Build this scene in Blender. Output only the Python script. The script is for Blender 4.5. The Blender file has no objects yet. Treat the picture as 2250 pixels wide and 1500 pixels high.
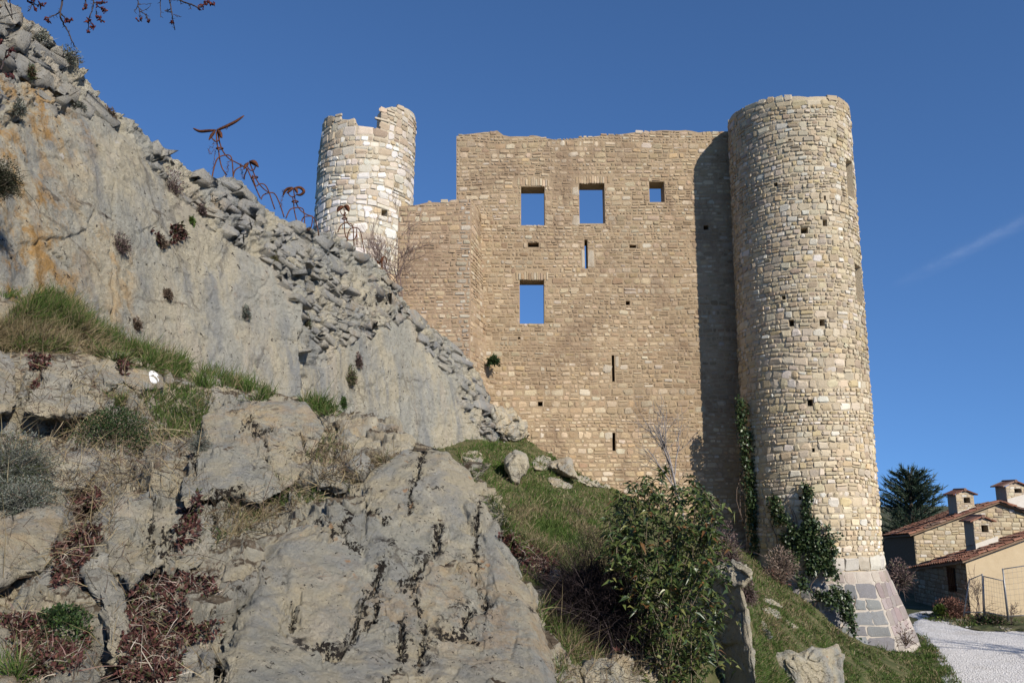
import bpy, math, random
import numpy as np
from mathutils import Vector, Matrix
from mathutils.bvhtree import BVHTree

R = math.radians
SC = bpy.context.scene
COL = SC.collection

# ------------------------------------------------------------------ camera, sky, sun, exposure
FPX, PITCH = 1816.0, R(11.0)
CAM = np.array([0.0, 0.0, 4.1])
cd = bpy.data.cameras.new('camera')
cd.sensor_width, cd.lens, cd.clip_start, cd.clip_end = 36.0, 36.0 * FPX / 2250.0, 0.05, 5000.0
cam = bpy.data.objects.new('camera', cd)
COL.objects.link(cam)
cam.location = CAM
cam.rotation_euler = (R(90) + PITCH, 0, 0)
SC.camera = cam

SUN_EL, SUN_AZ = R(31.0), R(146.0)          # azimuth from +Y towards +X
world = bpy.data.worlds.new('World')
SC.world = world
world.use_nodes = True
wn, wl = world.node_tree.nodes, world.node_tree.links
wn.clear()
sky = wn.new('ShaderNodeTexSky')
sky.sky_type = 'NISHITA'
sky.sun_disc = False
sky.sun_elevation, sky.sun_rotation = SUN_EL, SUN_AZ
sky.altitude, sky.air_density, sky.dust_density, sky.ozone_density = 2500.0, 1.0, 0.0, 6.0
bg = wn.new('ShaderNodeBackground')
bg.inputs[1].default_value = 0.104
wo = wn.new('ShaderNodeOutputWorld')
tc = wn.new('ShaderNodeTexCoord')
vm = wn.new('ShaderNodeVectorMath'); vm.operation = 'MULTIPLY_ADD'          # clear mountain air: no bright haze band at the horizon
vm.inputs[1].default_value, vm.inputs[2].default_value = (1, 1, 0.82), (0, 0, 0.17)
vn = wn.new('ShaderNodeVectorMath'); vn.operation = 'NORMALIZE'
wl.new(tc.outputs['Generated'], vm.inputs[0]); wl.new(vm.outputs[0], vn.inputs[0]); wl.new(vn.outputs[0], sky.inputs[0])
tn = wn.new('ShaderNodeMix'); tn.data_type = 'RGBA'; tn.blend_type = 'MULTIPLY'
tn.inputs[0].default_value = 1.0; tn.inputs[7].default_value = (0.80, 0.96, 1.05, 1)
wl.new(sky.outputs[0], tn.inputs[6]); wl.new(tn.outputs[2], bg.inputs[0])
wl.new(bg.outputs[0], wo.inputs[0])
sl = bpy.data.lights.new('sun', 'SUN')
sl.energy, sl.angle, sl.color = 4.3, R(0.53), (1.0, 0.93, 0.83)
sun = bpy.data.objects.new('sun', sl)
COL.objects.link(sun)
to_sun = Vector((math.sin(SUN_AZ) * math.cos(SUN_EL), math.cos(SUN_AZ) * math.cos(SUN_EL), math.sin(SUN_EL)))
sun.rotation_euler = to_sun.to_track_quat('Z', 'Y').to_euler()
sun.location = (20, -20, 40)
SC.view_settings.view_transform = 'Standard'
SC.view_settings.look = 'None'
SC.view_settings.gamma = 1.0
SC.view_settings.use_curve_mapping = False
SC.view_settings.exposure = 0.50
SC.render.engine = 'CYCLES'
SC.cycles.use_denoising = True
SC.cycles.max_bounces = 5

# ------------------------------------------------------------------ maths helpers
cP, sP = math.cos(PITCH), math.sin(PITCH)

def ray(px, py):
    x = (np.asarray(px, float) - 1125.0) / FPX
    y = (750.0 - np.asarray(py, float)) / FPX
    return np.stack([x, cP - y * sP, sP + y * cP], -1)

def P(px, py, d):
    """World point seen at photo position (px, py), d metres ahead of the camera."""
    r = ray(px, py)
    return CAM + r * (np.asarray(d, float) / r[..., 1])[..., None]

def Pz(px, py, z):
    r = ray(px, py)
    return CAM + r * ((z - CAM[2]) / r[..., 2])[..., None]

def PIX(p):
    q = np.asarray(p) - CAM
    zc = q[..., 1] * cP + q[..., 2] * sP
    yc = -q[..., 1] * sP + q[..., 2] * cP
    return 1125 + FPX * q[..., 0] / zc, 750 - FPX * yc / zc

def _hash(ix, iy, iz, seed):
    h = (ix.astype(np.uint32) * np.uint32(374761393) + iy.astype(np.uint32) * np.uint32(668265263)
         + iz.astype(np.uint32) * np.uint32(2147483647) + np.uint32((seed * 974634777) & 0xffffffff))
    h = (h ^ (h >> np.uint32(13))) * np.uint32(1274126177)
    h = (h ^ (h >> np.uint32(16))) * np.uint32(2246822519)
    return (h ^ (h >> np.uint32(13))).astype(np.float64) / 4294967295.0

def vnoise(p, seed=0):
    p = np.asarray(p, float)
    f = np.floor(p)
    i = f.astype(np.int64)
    t = p - f
    t = t * t * t * (t * (t * 6 - 15) + 10)
    x, y, z = i[..., 0], i[..., 1], i[..., 2]
    tx, ty, tz = t[..., 0], t[..., 1], t[..., 2]
    r = 0.0
    for dx in (0, 1):
        for dy in (0, 1):
            for dz in (0, 1):
                w = (tx if dx else 1 - tx) * (ty if dy else 1 - ty) * (tz if dz else 1 - tz)
                r = r + w * _hash(x + dx, y + dy, z + dz, seed)
    return r * 2 - 1

def fbm(p, octv=4, gain=0.5, lac=2.03, seed=0):
    p = np.asarray(p, float)
    a, s, r = 1.0, 0.0, 0.0
    for k in range(octv):
        r = r + a * vnoise(p, seed + k * 17)
        s += a
        a *= gain
        p = p * lac + 11.3
    return r / s

def ridged(p, octv=4, seed=0):
    p = np.asarray(p, float)
    a, s, r = 1.0, 0.0, 0.0
    for k in range(octv):
        r = r + a * (1 - np.abs(vnoise(p, seed + k * 31)) * 2)
        s += a
        a *= 0.5
        p = p * 2.1 + 5.7
    return r / s

def worley(p, seed=0):
    """(F1, F2, id of the nearest cell, its centre)"""
    p = np.asarray(p, float)
    i = np.floor(p).astype(np.int64)
    f1 = np.full(p.shape[:-1], 9.0)
    f2 = f1.copy()
    cid = np.zeros(p.shape[:-1]); cen = np.zeros(p.shape)
    for dx in (-1, 0, 1):
        for dy in (-1, 0, 1):
            for dz in (-1, 0, 1):
                c = i + np.array([dx, dy, dz])
                x, y, z = c[..., 0], c[..., 1], c[..., 2]
                q = np.stack([x + _hash(x, y, z, seed), y + _hash(x, y, z, seed + 1), z + _hash(x, y, z, seed + 2)], -1)
                d = np.sqrt(((q - p) ** 2).sum(-1))
                m = d < f1
                f2 = np.where(m, f1, np.minimum(f2, d))
                cid = np.where(m, _hash(x, y, z, seed + 3), cid)
                cen = np.where(m[..., None], q, cen)
                f1 = np.minimum(f1, d)
    return f1, f2, cid, cen

def sstep(a, b, x):
    t = np.clip((x - a) / (b - a), 0, 1)
    return t * t * (3 - 2 * t)

def in_poly(px, py, poly):
    poly = np.asarray(poly, float)
    px, py = np.asarray(px, float), np.asarray(py, float)
    ins = np.zeros(px.shape, bool)
    x0, y0 = poly[-1]
    for x1, y1 in poly:
        c = ((y1 > py) != (y0 > py)) & (px < (x0 - x1) * (py - y1) / (y0 - y1 + 1e-12) + x1)
        ins ^= c
        x0, y0 = x1, y1
    return ins

# ------------------------------------------------------------------ object helpers
def tag(o, label=None, cat=None, group=None, kind=None):
    if label: o['label'] = label
    if cat: o['category'] = cat
    if group: o['group'] = group
    if kind: o['kind'] = kind
    return o

def empty(name, loc, label, cat, group=None):
    o = bpy.data.objects.new(name, None)
    o.empty_display_size = 0.3
    COL.objects.link(o)
    o.location = [float(c) for c in loc]
    return tag(o, label, cat, group, 'thing')

def mesh_data(name, v, f, mat, cols=None, smooth=True):
    """v (N,3) array; f array (M,3|4) or list of such arrays; cols (N,3)"""
    v = np.ascontiguousarray(v, np.float32)
    fs = f if isinstance(f, list) else [f]
    fs = [np.asarray(a, np.int32) for a in fs if len(a)]
    me = bpy.data.meshes.new(name)
    me.vertices.add(len(v))
    me.vertices.foreach_set('co', v.ravel())
    nl = sum(a.size for a in fs)
    me.loops.add(nl)
    me.loops.foreach_set('vertex_index', np.concatenate([a.ravel() for a in fs]))
    tot = np.concatenate([np.full(len(a), a.shape[1], np.int32) for a in fs])
    me.polygons.add(len(tot))
    me.polygons.foreach_set('loop_start', np.concatenate([[0], np.cumsum(tot)[:-1]]).astype(np.int32))
    me.polygons.foreach_set('loop_total', tot)
    me.polygons.foreach_set('use_smooth', np.full(len(tot), smooth, bool))
    me.update(calc_edges=True)
    if cols is not None:
        a = me.color_attributes.new('col', 'FLOAT_COLOR', 'POINT')
        c = np.ones((len(v), 4), np.float32)
        c[:, :3] = cols
        a.data.foreach_set('color', c.ravel())
    if mat: me.materials.append(mat)
    return me

def mesh_obj(name, v, f, mat, parent=None, cols=None, smooth=True):
    v = np.asarray(v, float)
    if parent is not None:
        v = v - np.array(parent_world(parent))
    o = bpy.data.objects.new(name, mesh_data(name, v, f, mat, cols, smooth))
    COL.objects.link(o)
    if parent is not None: o.parent = parent
    return o

def parent_world(o):
    s = np.array(o.location)
    while o.parent is not None:
        o = o.parent
        s = s + np.array(o.location)
    return s

class MB:
    """collects verts, quads, tris and colours; builds one mesh"""
    def __init__(s):
        s.v, s.q, s.t, s.c, s.n = [], [], [], [], 0
    def add(s, v, f, c=(0.5, 0.5, 0.5)):
        v = np.asarray(v, float).reshape(-1, 3)
        for a in (f if isinstance(f, list) and np.ndim(f[0]) == 2 else [f]):
            a = np.asarray(a, int)
            if len(a): (s.q if a.shape[1] == 4 else s.t).append(a + s.n)
        s.v.append(v)
        c = np.asarray(c, float)
        s.c.append(np.broadcast_to(c, (len(v), 3)) if c.ndim == 1 else c)
        s.n += len(v)
    def build(s, name, mat, parent=None, smooth=True):
        f = []
        if s.q: f.append(np.concatenate(s.q))
        if s.t: f.append(np.concatenate(s.t))
        return mesh_obj(name, np.concatenate(s.v), f, mat, parent, np.concatenate(s.c), smooth)
    def box(s, lo, hi, c=(0.5, 0.5, 0.5)):
        x0, y0, z0 = lo; x1, y1, z1 = hi
        v = [(x0,y0,z0),(x1,y0,z0),(x1,y1,z0),(x0,y1,z0),(x0,y0,z1),(x1,y0,z1),(x1,y1,z1),(x0,y1,z1)]
        s.add(v, [[0,3,2,1],[4,5,6,7],[0,1,5,4],[1,2,6,5],[2,3,7,6],[3,0,4,7]], c)
    def tube(s, pts, rad, c=(0.5, 0.5, 0.5), sides=5):
        pts = np.asarray(pts, float)
        n = len(pts)
        rad = np.broadcast_to(np.asarray(rad, float), (n,))
        t = np.gradient(pts, axis=0)
        t /= np.linalg.norm(t, axis=1)[:, None] + 1e-9
        a = np.array([0.0, 0, 1.0]) if abs(t[0][2]) < 0.9 else np.array([1.0, 0, 0])
        vs = []
        for k in range(n):
            u = np.cross(t[k], a); u /= np.linalg.norm(u) + 1e-9
            w = np.cross(u, t[k]); a = w
            ang = np.arange(sides) * 2 * math.pi / sides
            vs.append(pts[k] + rad[k] * (np.cos(ang)[:, None] * u + np.sin(ang)[:, None] * w))
        v = np.concatenate(vs)
        j = np.arange(sides)
        q = [np.stack([k * sides + j, k * sides + (j + 1) % sides, (k + 1) * sides + (j + 1) % sides, (k + 1) * sides + j], 1) for k in range(n - 1)]
        tri = [[0, b + 1, b] for b in range(1, sides - 1)] + [[(n - 1) * sides, (n - 1) * sides + b, (n - 1) * sides + b + 1] for b in range(1, sides - 1)]
        s.add(v, [np.concatenate(q), np.array(tri)], c)

def grid_faces(nu, nv):
    i, j = np.meshgrid(np.arange(nu - 1), np.arange(nv - 1), indexing='ij')
    a = (i * nv + j).ravel()
    return np.stack([a, a + nv, a + nv + 1, a + 1], 1)

def vnormals(v, f):
    n = np.zeros_like(v)
    a = np.cross(v[f[:, 2]] - v[f[:, 0]], v[f[:, 3]] - v[f[:, 1]])
    for k in range(4):
        np.add.at(n, f[:, k], a)
    return n / (np.linalg.norm(n, axis=1)[:, None] + 1e-12)

# ------------------------------------------------------------------ node materials
class M:
    def __init__(s, name, rough=0.9, spec=0.2):
        s.m = bpy.data.materials.new(name)
        s.m.use_nodes = True
        s.N, s.L = s.m.node_tree.nodes, s.m.node_tree.links
        s.b = s.N['Principled BSDF']
        s.b.inputs['Roughness'].default_value = rough
        s.b.inputs['Specular IOR Level'].default_value = spec
        s._pos = None
    def put(s, sock, v):
        if isinstance(v, bpy.types.NodeSocket): s.L.new(v, sock)
        elif isinstance(v, (tuple, list)) and len(v) == 3 and sock.type == 'RGBA': sock.default_value = (*v, 1)
        else: sock.default_value = v
    def pos(s, scale=(1, 1, 1), rot=(0, 0, 0)):
        if s._pos is None: s._pos = s.N.new('ShaderNodeNewGeometry').outputs['Position']
        mp = s.N.new('ShaderNodeMapping')
        mp.inputs['Scale'].default_value = scale if not isinstance(scale, (int, float)) else (scale,) * 3
        mp.inputs['Rotation'].default_value = rot
        s.L.new(s._pos, mp.inputs[0])
        return mp.outputs[0]
    def noise(s, vec, scale=1.0, detail=6.0, rough=0.55, dist=0.0):
        n = s.N.new('ShaderNodeTexNoise')
        s.L.new(vec, n.inputs['Vector'])
        n.inputs['Scale'].default_value = scale
        n.inputs['Detail'].default_value = detail
        n.inputs['Roughness'].default_value = rough
        n.inputs['Distortion'].default_value = dist
        return n.outputs['Fac']
    def warp(s, vec, amt, scale):
        n = s.N.new('ShaderNodeTexNoise')
        s.L.new(vec, n.inputs['Vector'])
        n.inputs['Scale'].default_value = scale
        n.inputs['Detail'].default_value = 4
        v = s.N.new('ShaderNodeVectorMath'); v.operation = 'MULTIPLY_ADD'
        s.L.new(n.outputs['Color'], v.inputs[0])
        v.inputs[1].default_value = (amt,) * 3
        s.L.new(vec, v.inputs[2])
        return v.outputs[0]
    def voro(s, vec, scale, feature='F1', out='Distance', rand=1.0):
        n = s.N.new('ShaderNodeTexVoronoi')
        n.feature = feature
        s.L.new(vec, n.inputs['Vector'])
        n.inputs['Scale'].default_value = scale
        n.inputs['Randomness'].default_value = rand
        return n.outputs[out]
    def mr(s, x, a, b, c=0.0, d=1.0, smooth=True):
        n = s.N.new('ShaderNodeMapRange')
        if smooth: n.interpolation_type = 'SMOOTHSTEP'
        s.L.new(x, n.inputs[0])
        for k, v in zip((1, 2, 3, 4), (a, b, c, d)): n.inputs[k].default_value = v
        return n.outputs[0]
    def math(s, op, a, b=0.0):
        n = s.N.new('ShaderNodeMath'); n.operation = op
        s.put(n.inputs[0], a); s.put(n.inputs[1], b)
        return n.outputs[0]
    def mix(s, f, a, b, mode='MIX'):
        n = s.N.new('ShaderNodeMix'); n.data_type = 'RGBA'; n.blend_type = mode
        s.put(n.inputs[0], f); s.put(n.inputs[6], a); s.put(n.inputs[7], b)
        return n.outputs[2]
    def attr(s, name='col'):
        n = s.N.new('ShaderNodeAttribute'); n.attribute_name = name
        return n.outputs['Color']
    def bump(s, h, strength, dist=0.02, prev=None):
        n = s.N.new('ShaderNodeBump')
        n.inputs['Strength'].default_value = strength
        n.inputs['Distance'].default_value = dist
        s.L.new(h, n.inputs['Height'])
        if prev is not None: s.L.new(prev, n.inputs['Normal'])
        return n.outputs[0]
    def done(s, col, normal=None):
        s.put(s.b.inputs['Base Color'], col)
        if normal is not None: s.L.new(normal, s.b.inputs['Normal'])
        return s.m

def rock_mat(name, grey=(0.265, 0.25, 0.225), tan=(0.35, 0.295, 0.215), light=(0.45, 0.405, 0.335), ochre=0.25, lichen=0.5,
             streak=0.3, fine=1.0, cracks=0.6, soil=0.0, spots=0.65, ochre_to=None):
    m = M(name, 0.92, 0.15)
    p = m.pos()
    a = m.noise(p, 1.1 * fine, 10, 0.66)
    c = m.mix(m.mr(a, 0.42, 0.57), grey, tan)
    bl = m.noise(m.pos((1.2 * fine, 1.2 * fine, 0.55 * fine), (0.3, 0.5, 0)), 1.0, 8, 0.66)
    c = m.mix(m.mr(bl, 0.50, 0.64, 0, 0.7), c, (grey[0] * 0.80, grey[1] * 0.84, grey[2] * 0.95))
    w = m.warp(p, 0.25, 2.2 * fine)
    b = m.noise(w, 3.4 * fine, 12, 0.74)
    c = m.mix(m.mr(b, 0.52, 0.70, 0, 0.8), c, light)
    c = m.mix(m.mr(b, 0.47, 0.30, 0, 0.6), c, tuple(x * 0.60 for x in grey))
    st = m.noise(m.pos((2.6 * fine, 2.6 * fine, 0.13 * fine)), 1.0, 8, 0.62)
    c = m.mix(m.mr(st, 0.48, 0.64, 0, streak), c, (0.265, 0.268, 0.255))
    c = m.mix(m.mr(st, 0.45, 0.32, 0, streak), c, (0.47, 0.41, 0.315))
    if ochre:
        o1 = m.math('MULTIPLY', m.mr(m.noise(p, 0.33 * fine, 5, 0.6), 0.49, 0.62), m.mr(m.noise(p, 4.6 * fine, 10, 0.75), 0.43, 0.60))
        if ochre_to:
            sy = m.N.new('ShaderNodeSeparateXYZ'); m.L.new(m.pos(), sy.inputs[0])
            o1 = m.math('MULTIPLY', m.mr(m.noise(m.warp(p, 0.3, 3.0), 2.4, 12, 0.74), 0.44, 0.60), m.mr(m.math('ADD', sy.outputs[1], m.mr(m.noise(p, 0.7, 4), 0.3, 0.7, -1.3, 1.3, False)), ochre_to + 0.6, ochre_to - 1.6))
        c = m.mix(m.math('MULTIPLY', o1, ochre), c, (0.43, 0.25, 0.085))
    h = m.noise(p, 8.0 * fine, 14, 0.74)
    pits = m.noise(p, 34.0 * fine, 6, 0.75)
    c = m.mix(m.mr(pits, 0.44, 0.30, 0, 0.55), c, tuple(x * 0.42 for x in tan))
    c = m.mix(m.mr(pits, 0.58, 0.72, 0, 0.35), c, light)
    ds = m.noise(m.warp(m.pos((2.2 * fine, 2.2 * fine, 8.5 * fine), (0.5, 0.35, 0)), 0.5, 1.2), 1.0, 5, 0.6)
    dash = m.math('MULTIPLY', m.mr(ds, 0.655, 0.70), m.mr(m.noise(p, 2.0 * fine, 3), 0.45, 0.6))
    c = m.mix(m.math('MULTIPLY', dash, 0.75), c, (0.12, 0.095, 0.07))
    cw = m.warp(m.warp(p, 0.9, 0.9 * fine), 0.22, 5.0 * fine)
    cv = m.voro(cw, 0.62 * fine, 'DISTANCE_TO_EDGE')
    on = m.mr(m.noise(p, 0.9 * fine, 3), 0.50, 0.58)
    ck = m.math('MULTIPLY', m.mr(cv, 0.011, 0.002, 0, cracks), on)
    c = m.mix(ck, c, (0.085, 0.07, 0.055))
    if lichen:
        l = m.math('MULTIPLY', m.mr(m.noise(m.warp(p, 0.15, 6.0 * fine), 9.0 * fine, 9, 0.76), 0.595, 0.62), m.mr(m.noise(p, 0.9 * fine, 4), 0.47, 0.56))
        l = m.math('MAXIMUM', l, m.math('MULTIPLY', m.math('MULTIPLY', m.mr(cv, 0.075, 0.03), on), m.mr(m.noise(p, 4.4 * fine, 8, 0.75), 0.53, 0.56)))
        at = m.N.new('ShaderNodeAttribute'); at.attribute_name = 'lichen'
        l = m.math('MAXIMUM', m.math('MULTIPLY', l, lichen), m.mr(m.math('ADD', at.outputs['Fac'], m.mr(m.noise(m.warp(p, 0.05, 9.0), 19.0 * fine, 6, 0.7), 0.3, 0.7, -0.80, 0.80, False)), 0.50, 0.58))
        c = m.mix(l, c, (0.030, 0.025, 0.021))
    if spots:
        sp = m.math('MULTIPLY', m.mr(m.voro(m.warp(p, 0.08, 14.0), 5.5 * fine), 0.19, 0.08, 0, spots), m.mr(m.noise(p, 1.3 * fine, 2), 0.52, 0.62))
        c = m.mix(sp, c, (0.38, 0.20, 0.085))
        wp = m.math('MULTIPLY', m.mr(m.noise(m.warp(p, 0.2, 6.0), 2.6 * fine, 8, 0.7), 0.66, 0.70, 0, 0.75), m.mr(m.noise(p, 1.1 * fine, 2), 0.5, 0.6))
        c = m.mix(wp, c, (0.56, 0.53, 0.48))
    if soil:
        z = m.N.new('ShaderNodeNewGeometry')
        sx = m.N.new('ShaderNodeSeparateXYZ'); m.L.new(z.outputs['Normal'], sx.inputs[0])
        f = m.math('ADD', sx.outputs[2], m.mr(b, 0.3, 0.7, -0.25, 0.25, False))
        so = m.mix(m.mr(m.noise(p, 9, 9, 0.75), 0.38, 0.62), (0.065, 0.046, 0.03), (0.185, 0.145, 0.10))
        c = m.mix(m.mr(f, 0.62 - soil * 0.25, 0.80 - soil * 0.25), c, so)
    n = m.bump(h, 0.9, 0.12 / fine)
    n = m.bump(pits, 0.8, 0.03 / fine, n)
    n = m.bump(dash, -0.7, 0.03 / fine, n)
    n = m.bump(m.math('MULTIPLY', m.mr(cv, 0.02, 0.0), on), -0.6 * cracks, 0.03 / fine, n)
    return m.done(c, n)

def masonry_mat(name, stain=0.0, var=0.35, bump=0.5, fine=1.0, stain_col=(0.16, 0.11, 0.07)):
    m = M(name, 0.93, 0.12)
    p = m.pos()
    c = m.attr()
    a = m.noise(p, 7.0 * fine, 8, 0.65)
    c = m.mix(m.mr(a, 0.30, 0.72, 0, var, False), c, m.mix(1.0, c, (0.62, 0.58, 0.54), 'MULTIPLY'))
    c = m.mix(m.mr(m.noise(p, 15.0 * fine, 6, 0.7), 0.56, 0.75, 0, var), c, (0.55, 0.50, 0.42))
    if stain:
        s = m.noise(m.warp(m.pos((0.75, 0.75, 0.5)), 0.5, 1.0), 1.0, 9, 0.72)
        c = m.mix(m.mr(s, 0.46, 0.66, 0, stain), c, stain_col)
    n = m.bump(m.noise(p, 22.0 * fine, 9, 0.75), bump, 0.025 / fine)
    return m.done(c, n)

def leaf_mat(name, trans=0.25, rough=0.55, spec=0.3):
    m = M(name, rough, spec)
    c = m.attr()
    m.done(c)
    if trans:
        t = m.N.new('ShaderNodeBsdfTranslucent')
        m.L.new(c, t.inputs[0])
        mx = m.N.new('ShaderNodeMixShader')
        mx.inputs[0].default_value = trans
        m.L.new(m.b.outputs[0], mx.inputs[1]); m.L.new(t.outputs[0], mx.inputs[2])
        m.L.new(mx.outputs[0], m.N['Material Output'].inputs[0])
    return m.m

def flat_mat(name, a, b, scale=6.0, rough=0.85, bump=0.3, metal=0.0, spec=0.2):
    m = M(name, rough, spec)
    m.b.inputs['Metallic'].default_value = metal
    p = m.pos()
    n = m.noise(p, scale, 8, 0.65)
    return m.done(m.mix(m.mr(n, 0.35, 0.65), a, b), m.bump(m.noise(p, scale * 5, 6, 0.7), bump, 0.1 / scale))

MAT = dict(
    cliff=rock_mat('limestone_face', (0.390, 0.374, 0.312), (0.490, 0.434, 0.315), (0.55, 0.512, 0.405), ochre=0.95, lichen=0.2, streak=0.85, fine=0.6, cracks=0.4, spots=0.15, ochre_to=10.6),
    mound=rock_mat('foreground_limestone', (0.328, 0.308, 0.246), (0.418, 0.359, 0.246), (0.517, 0.470, 0.358), ochre=0.3, lichen=0.95, streak=0.25, fine=1.5, soil=-0.55),
    boulder=rock_mat('boulder_limestone', (0.328, 0.313, 0.253), (0.418, 0.364, 0.253), (0.517, 0.470, 0.358), ochre=0.35, lichen=0.95, streak=0.6, fine=1.5),
    pale_boulder=rock_mat('pale_limestone', (0.378, 0.353, 0.288), (0.478, 0.414, 0.288), (0.577, 0.540, 0.423), ochre=0.3, lichen=0.5, fine=1.3),
    slope=flat_mat('grassy_soil', (0.05, 0.062, 0.02), (0.12, 0.105, 0.05), 3.0, 0.95, 0.6),
    ground=flat_mat('meadow_soil', (0.05, 0.06, 0.022), (0.11, 0.10, 0.055), 0.8, 0.95, 0.5),
    tower=masonry_mat('tower_stone', 0.0, 0.4, 0.8),
    wall=masonry_mat('wall_stone', 0.72, 0.45, 0.9, 1.0, (0.215, 0.15, 0.095)),
    rubble=rock_mat('rampart_stone', (0.315, 0.308, 0.28), (0.385, 0.352, 0.285), (0.47, 0.44, 0.37), ochre=0.3, lichen=0.5, streak=0.5, fine=0.9, cracks=0.4, spots=0.2),
    leaf=leaf_mat('green_leaf'),
    ivy=leaf_mat('ivy_leaf', 0.12, 0.4, 0.5),
    grass=leaf_mat('grass_blade', 0.3, 0.7, 0.15),
    twig=leaf_mat('dry_twig', 0.0, 0.9, 0.1),
    rust=flat_mat('rusty_iron', (0.055, 0.022, 0.014), (0.15, 0.055, 0.022), 18.0, 0.8, 0.4, 0.3),
)
# ------------------------------------------------------------------ surfaces laid through measured points
def cr(pts, m):
    """Catmull-Rom through pts (k, c) at m even steps"""
    pts = np.asarray(pts, float)
    k = len(pts)
    t = np.linspace(0, k - 1, m)
    i = np.clip(t.astype(int), 0, k - 2)
    f = (t - i)[:, None] if pts.ndim == 2 else (t - i)[:, None, None]
    p0, p1, p2, p3 = pts[np.clip(i - 1, 0, k - 1)], pts[i], pts[i + 1], pts[np.clip(i + 2, 0, k - 1)]
    return 0.5 * (2 * p1 + (p2 - p0) * f + (2 * p0 - 5 * p1 + 4 * p2 - p3) * f ** 2 + (3 * p1 - p0 - 3 * p2 + p3) * f ** 3)

def lay(rows, nu, nv):
    a = cr(np.asarray(rows, float), nv)                    # (nv, cols, 3)
    a = cr(np.swapaxes(a, 0, 1), nu)                       # (nu, nv, 3)
    return P(a[..., 0], a[..., 1], a[..., 2])

def push(v, f, h, toward=CAM):
    """moves vertices by h along normals that face the camera"""
    n = vnormals(v, f)
    s = np.sign(((toward - v) * n).sum(1))
    n = n * np.where(s == 0, 1, s)[:, None]
    return v + n * h[:, None]

def craggy(p, big=0.5, amp=0.12, crack=0.05, seed=0, fine=0.02):
    """relief of jointed limestone, metres: tilted flat facets parted by narrow joints"""
    w = np.stack([fbm(p * 1.7 / big * 0.5 + 3.1, 4, seed=seed + 1), fbm(p * 0.85 / big + 7.7, 4, seed=seed + 2), fbm(p * 0.85 / big + 1.9, 4, seed=seed + 3)], -1)
    q = p + 0.30 * big * w
    q = q @ np.array([[0.86, -0.3, 0.4], [0.45, 0.8, -0.4], [-0.2, 0.5, 0.84]])
    h = 0.0
    for k, (sc, am) in enumerate([(big, amp), (big * 0.42, amp * 0.32)]):
        x = q / sc * np.array([1, 0.75, 1.45])
        f1, f2, cid, cen = worley(x, seed + 40 * k)
        g = np.stack([np.modf(cid * 57.31)[0], np.modf(cid * 131.7)[0], np.modf(cid * 311.9)[0]], -1) - 0.5
        on = sstep(0.0, 0.05, f2 - f1)
        h = h + am * on * ((cid - 0.5) * 0.9 + 1.5 * (g * (x - cen)).sum(-1))
        msk = sstep(-0.15, 0.2, fbm(p * 1.3 / big, 2, seed=seed + 8 + k))
        h = h - crack * (1 if k == 0 else 0.35) * sstep(0.07, 0.0, f2 - f1) * msk
    h = h + amp * 0.5 * fbm(p * 1.1 / big, 3, seed=seed + 5)
    h = h + fine * (ridged(p * 5.0, 5, seed + 9) * 0.8 + 0.6 * fbm(p * 19.0, 4, gain=0.65, seed=seed + 13))
    return h

TERR_V, TERR_F, _tn = [], [], 0
def to_terrain(v, f):
    global _tn
    TERR_V.append(np.asarray(v, float)); TERR_F.append(np.asarray(f, int) + _tn); _tn += len(v)

# ---- ground and gravel path
def ground_z(x, y):
    b = sstep(6.0, -6.0, x - 0.32 * y + 1.0)
    return -0.03 + 0.35 * sstep(45, 120, y) * fbm(np.stack([x / 40, y / 40, x * 0], -1), 3) + 1.6 * b * sstep(14, 2, y)
gx = np.concatenate([np.linspace(-400, -40, 20), np.linspace(-36, 60, 70), np.linspace(66, 500, 20)])
gy = np.concatenate([np.linspace(-60, -4, 10), np.linspace(-2, 60, 60), np.linspace(66, 900, 24)])
X, Y = np.meshgrid(gx, gy, indexing='ij')
gv = np.stack([X, Y, ground_z(X, Y)], -1).reshape(-1, 3)
gf = grid_faces(len(gx), len(gy))
ground = tag(mesh_obj('ground', gv, gf, MAT['ground']), kind='structure')
to_terrain(gv, gf)

def path_left(d):
    return np.interp(d, [4, 16, 20, 21.5, 24, 27.5, 31, 34], [2.0, 7.6, 9.75, 10.3, 11.4, 12.8, 14.2, 15.6])
def path_right(d):
    return np.interp(d, [4, 24.5, 26.0, 28, 30, 32.0, 34], [60, 60, 20.5, 17.6, 16.7, 16.3, 16.55])
dd = np.linspace(4, 33, 160)
pv = []
for d in dd:
    l = float(path_left(d)) + 0.35 * float(fbm(np.array([d * 0.9, 0, 0]), 4)); r = float(path_right(d)) + 0.3 * float(fbm(np.array([d * 0.9, 5, 0]), 4))
    xs = l + (max(r, l + 0.05) - l) * np.linspace(0, 1, 80) ** 1.6
    q = np.stack([xs, np.full(80, d), np.full(80, 0.0)], -1)
    q[:, 2] = 0.012 + 0.025 * fbm(q * 1.7, 4) * sstep(l, l + 0.5, xs) - 0.09 * sstep(l + 0.45, l, xs) - 0.09 * sstep(r - 0.45, r, xs) * (r < 50)
    pv.append(q)
pv = np.concatenate(pv)
pf = grid_faces(160, 80)
m = M('white_gravel', 0.95, 0.1)
p_ = m.pos()
g1 = m.voro(p_, 26.0, 'F1', 'Color')
sp_ = m.N.new('ShaderNodeSeparateColor'); m.L.new(g1, sp_.inputs[0])
c_ = m.mix(sp_.outputs[0], (0.46, 0.44, 0.41), (0.72, 0.695, 0.66))
c_ = m.mix(m.mr(m.noise(p_, 0.7, 6, 0.6), 0.5, 0.75, 0, 0.5), c_, (0.36, 0.32, 0.265))
MAT['gravel'] = m.done(c_, m.bump(m.voro(p_, 26.0), 0.8, 0.03))
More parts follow.
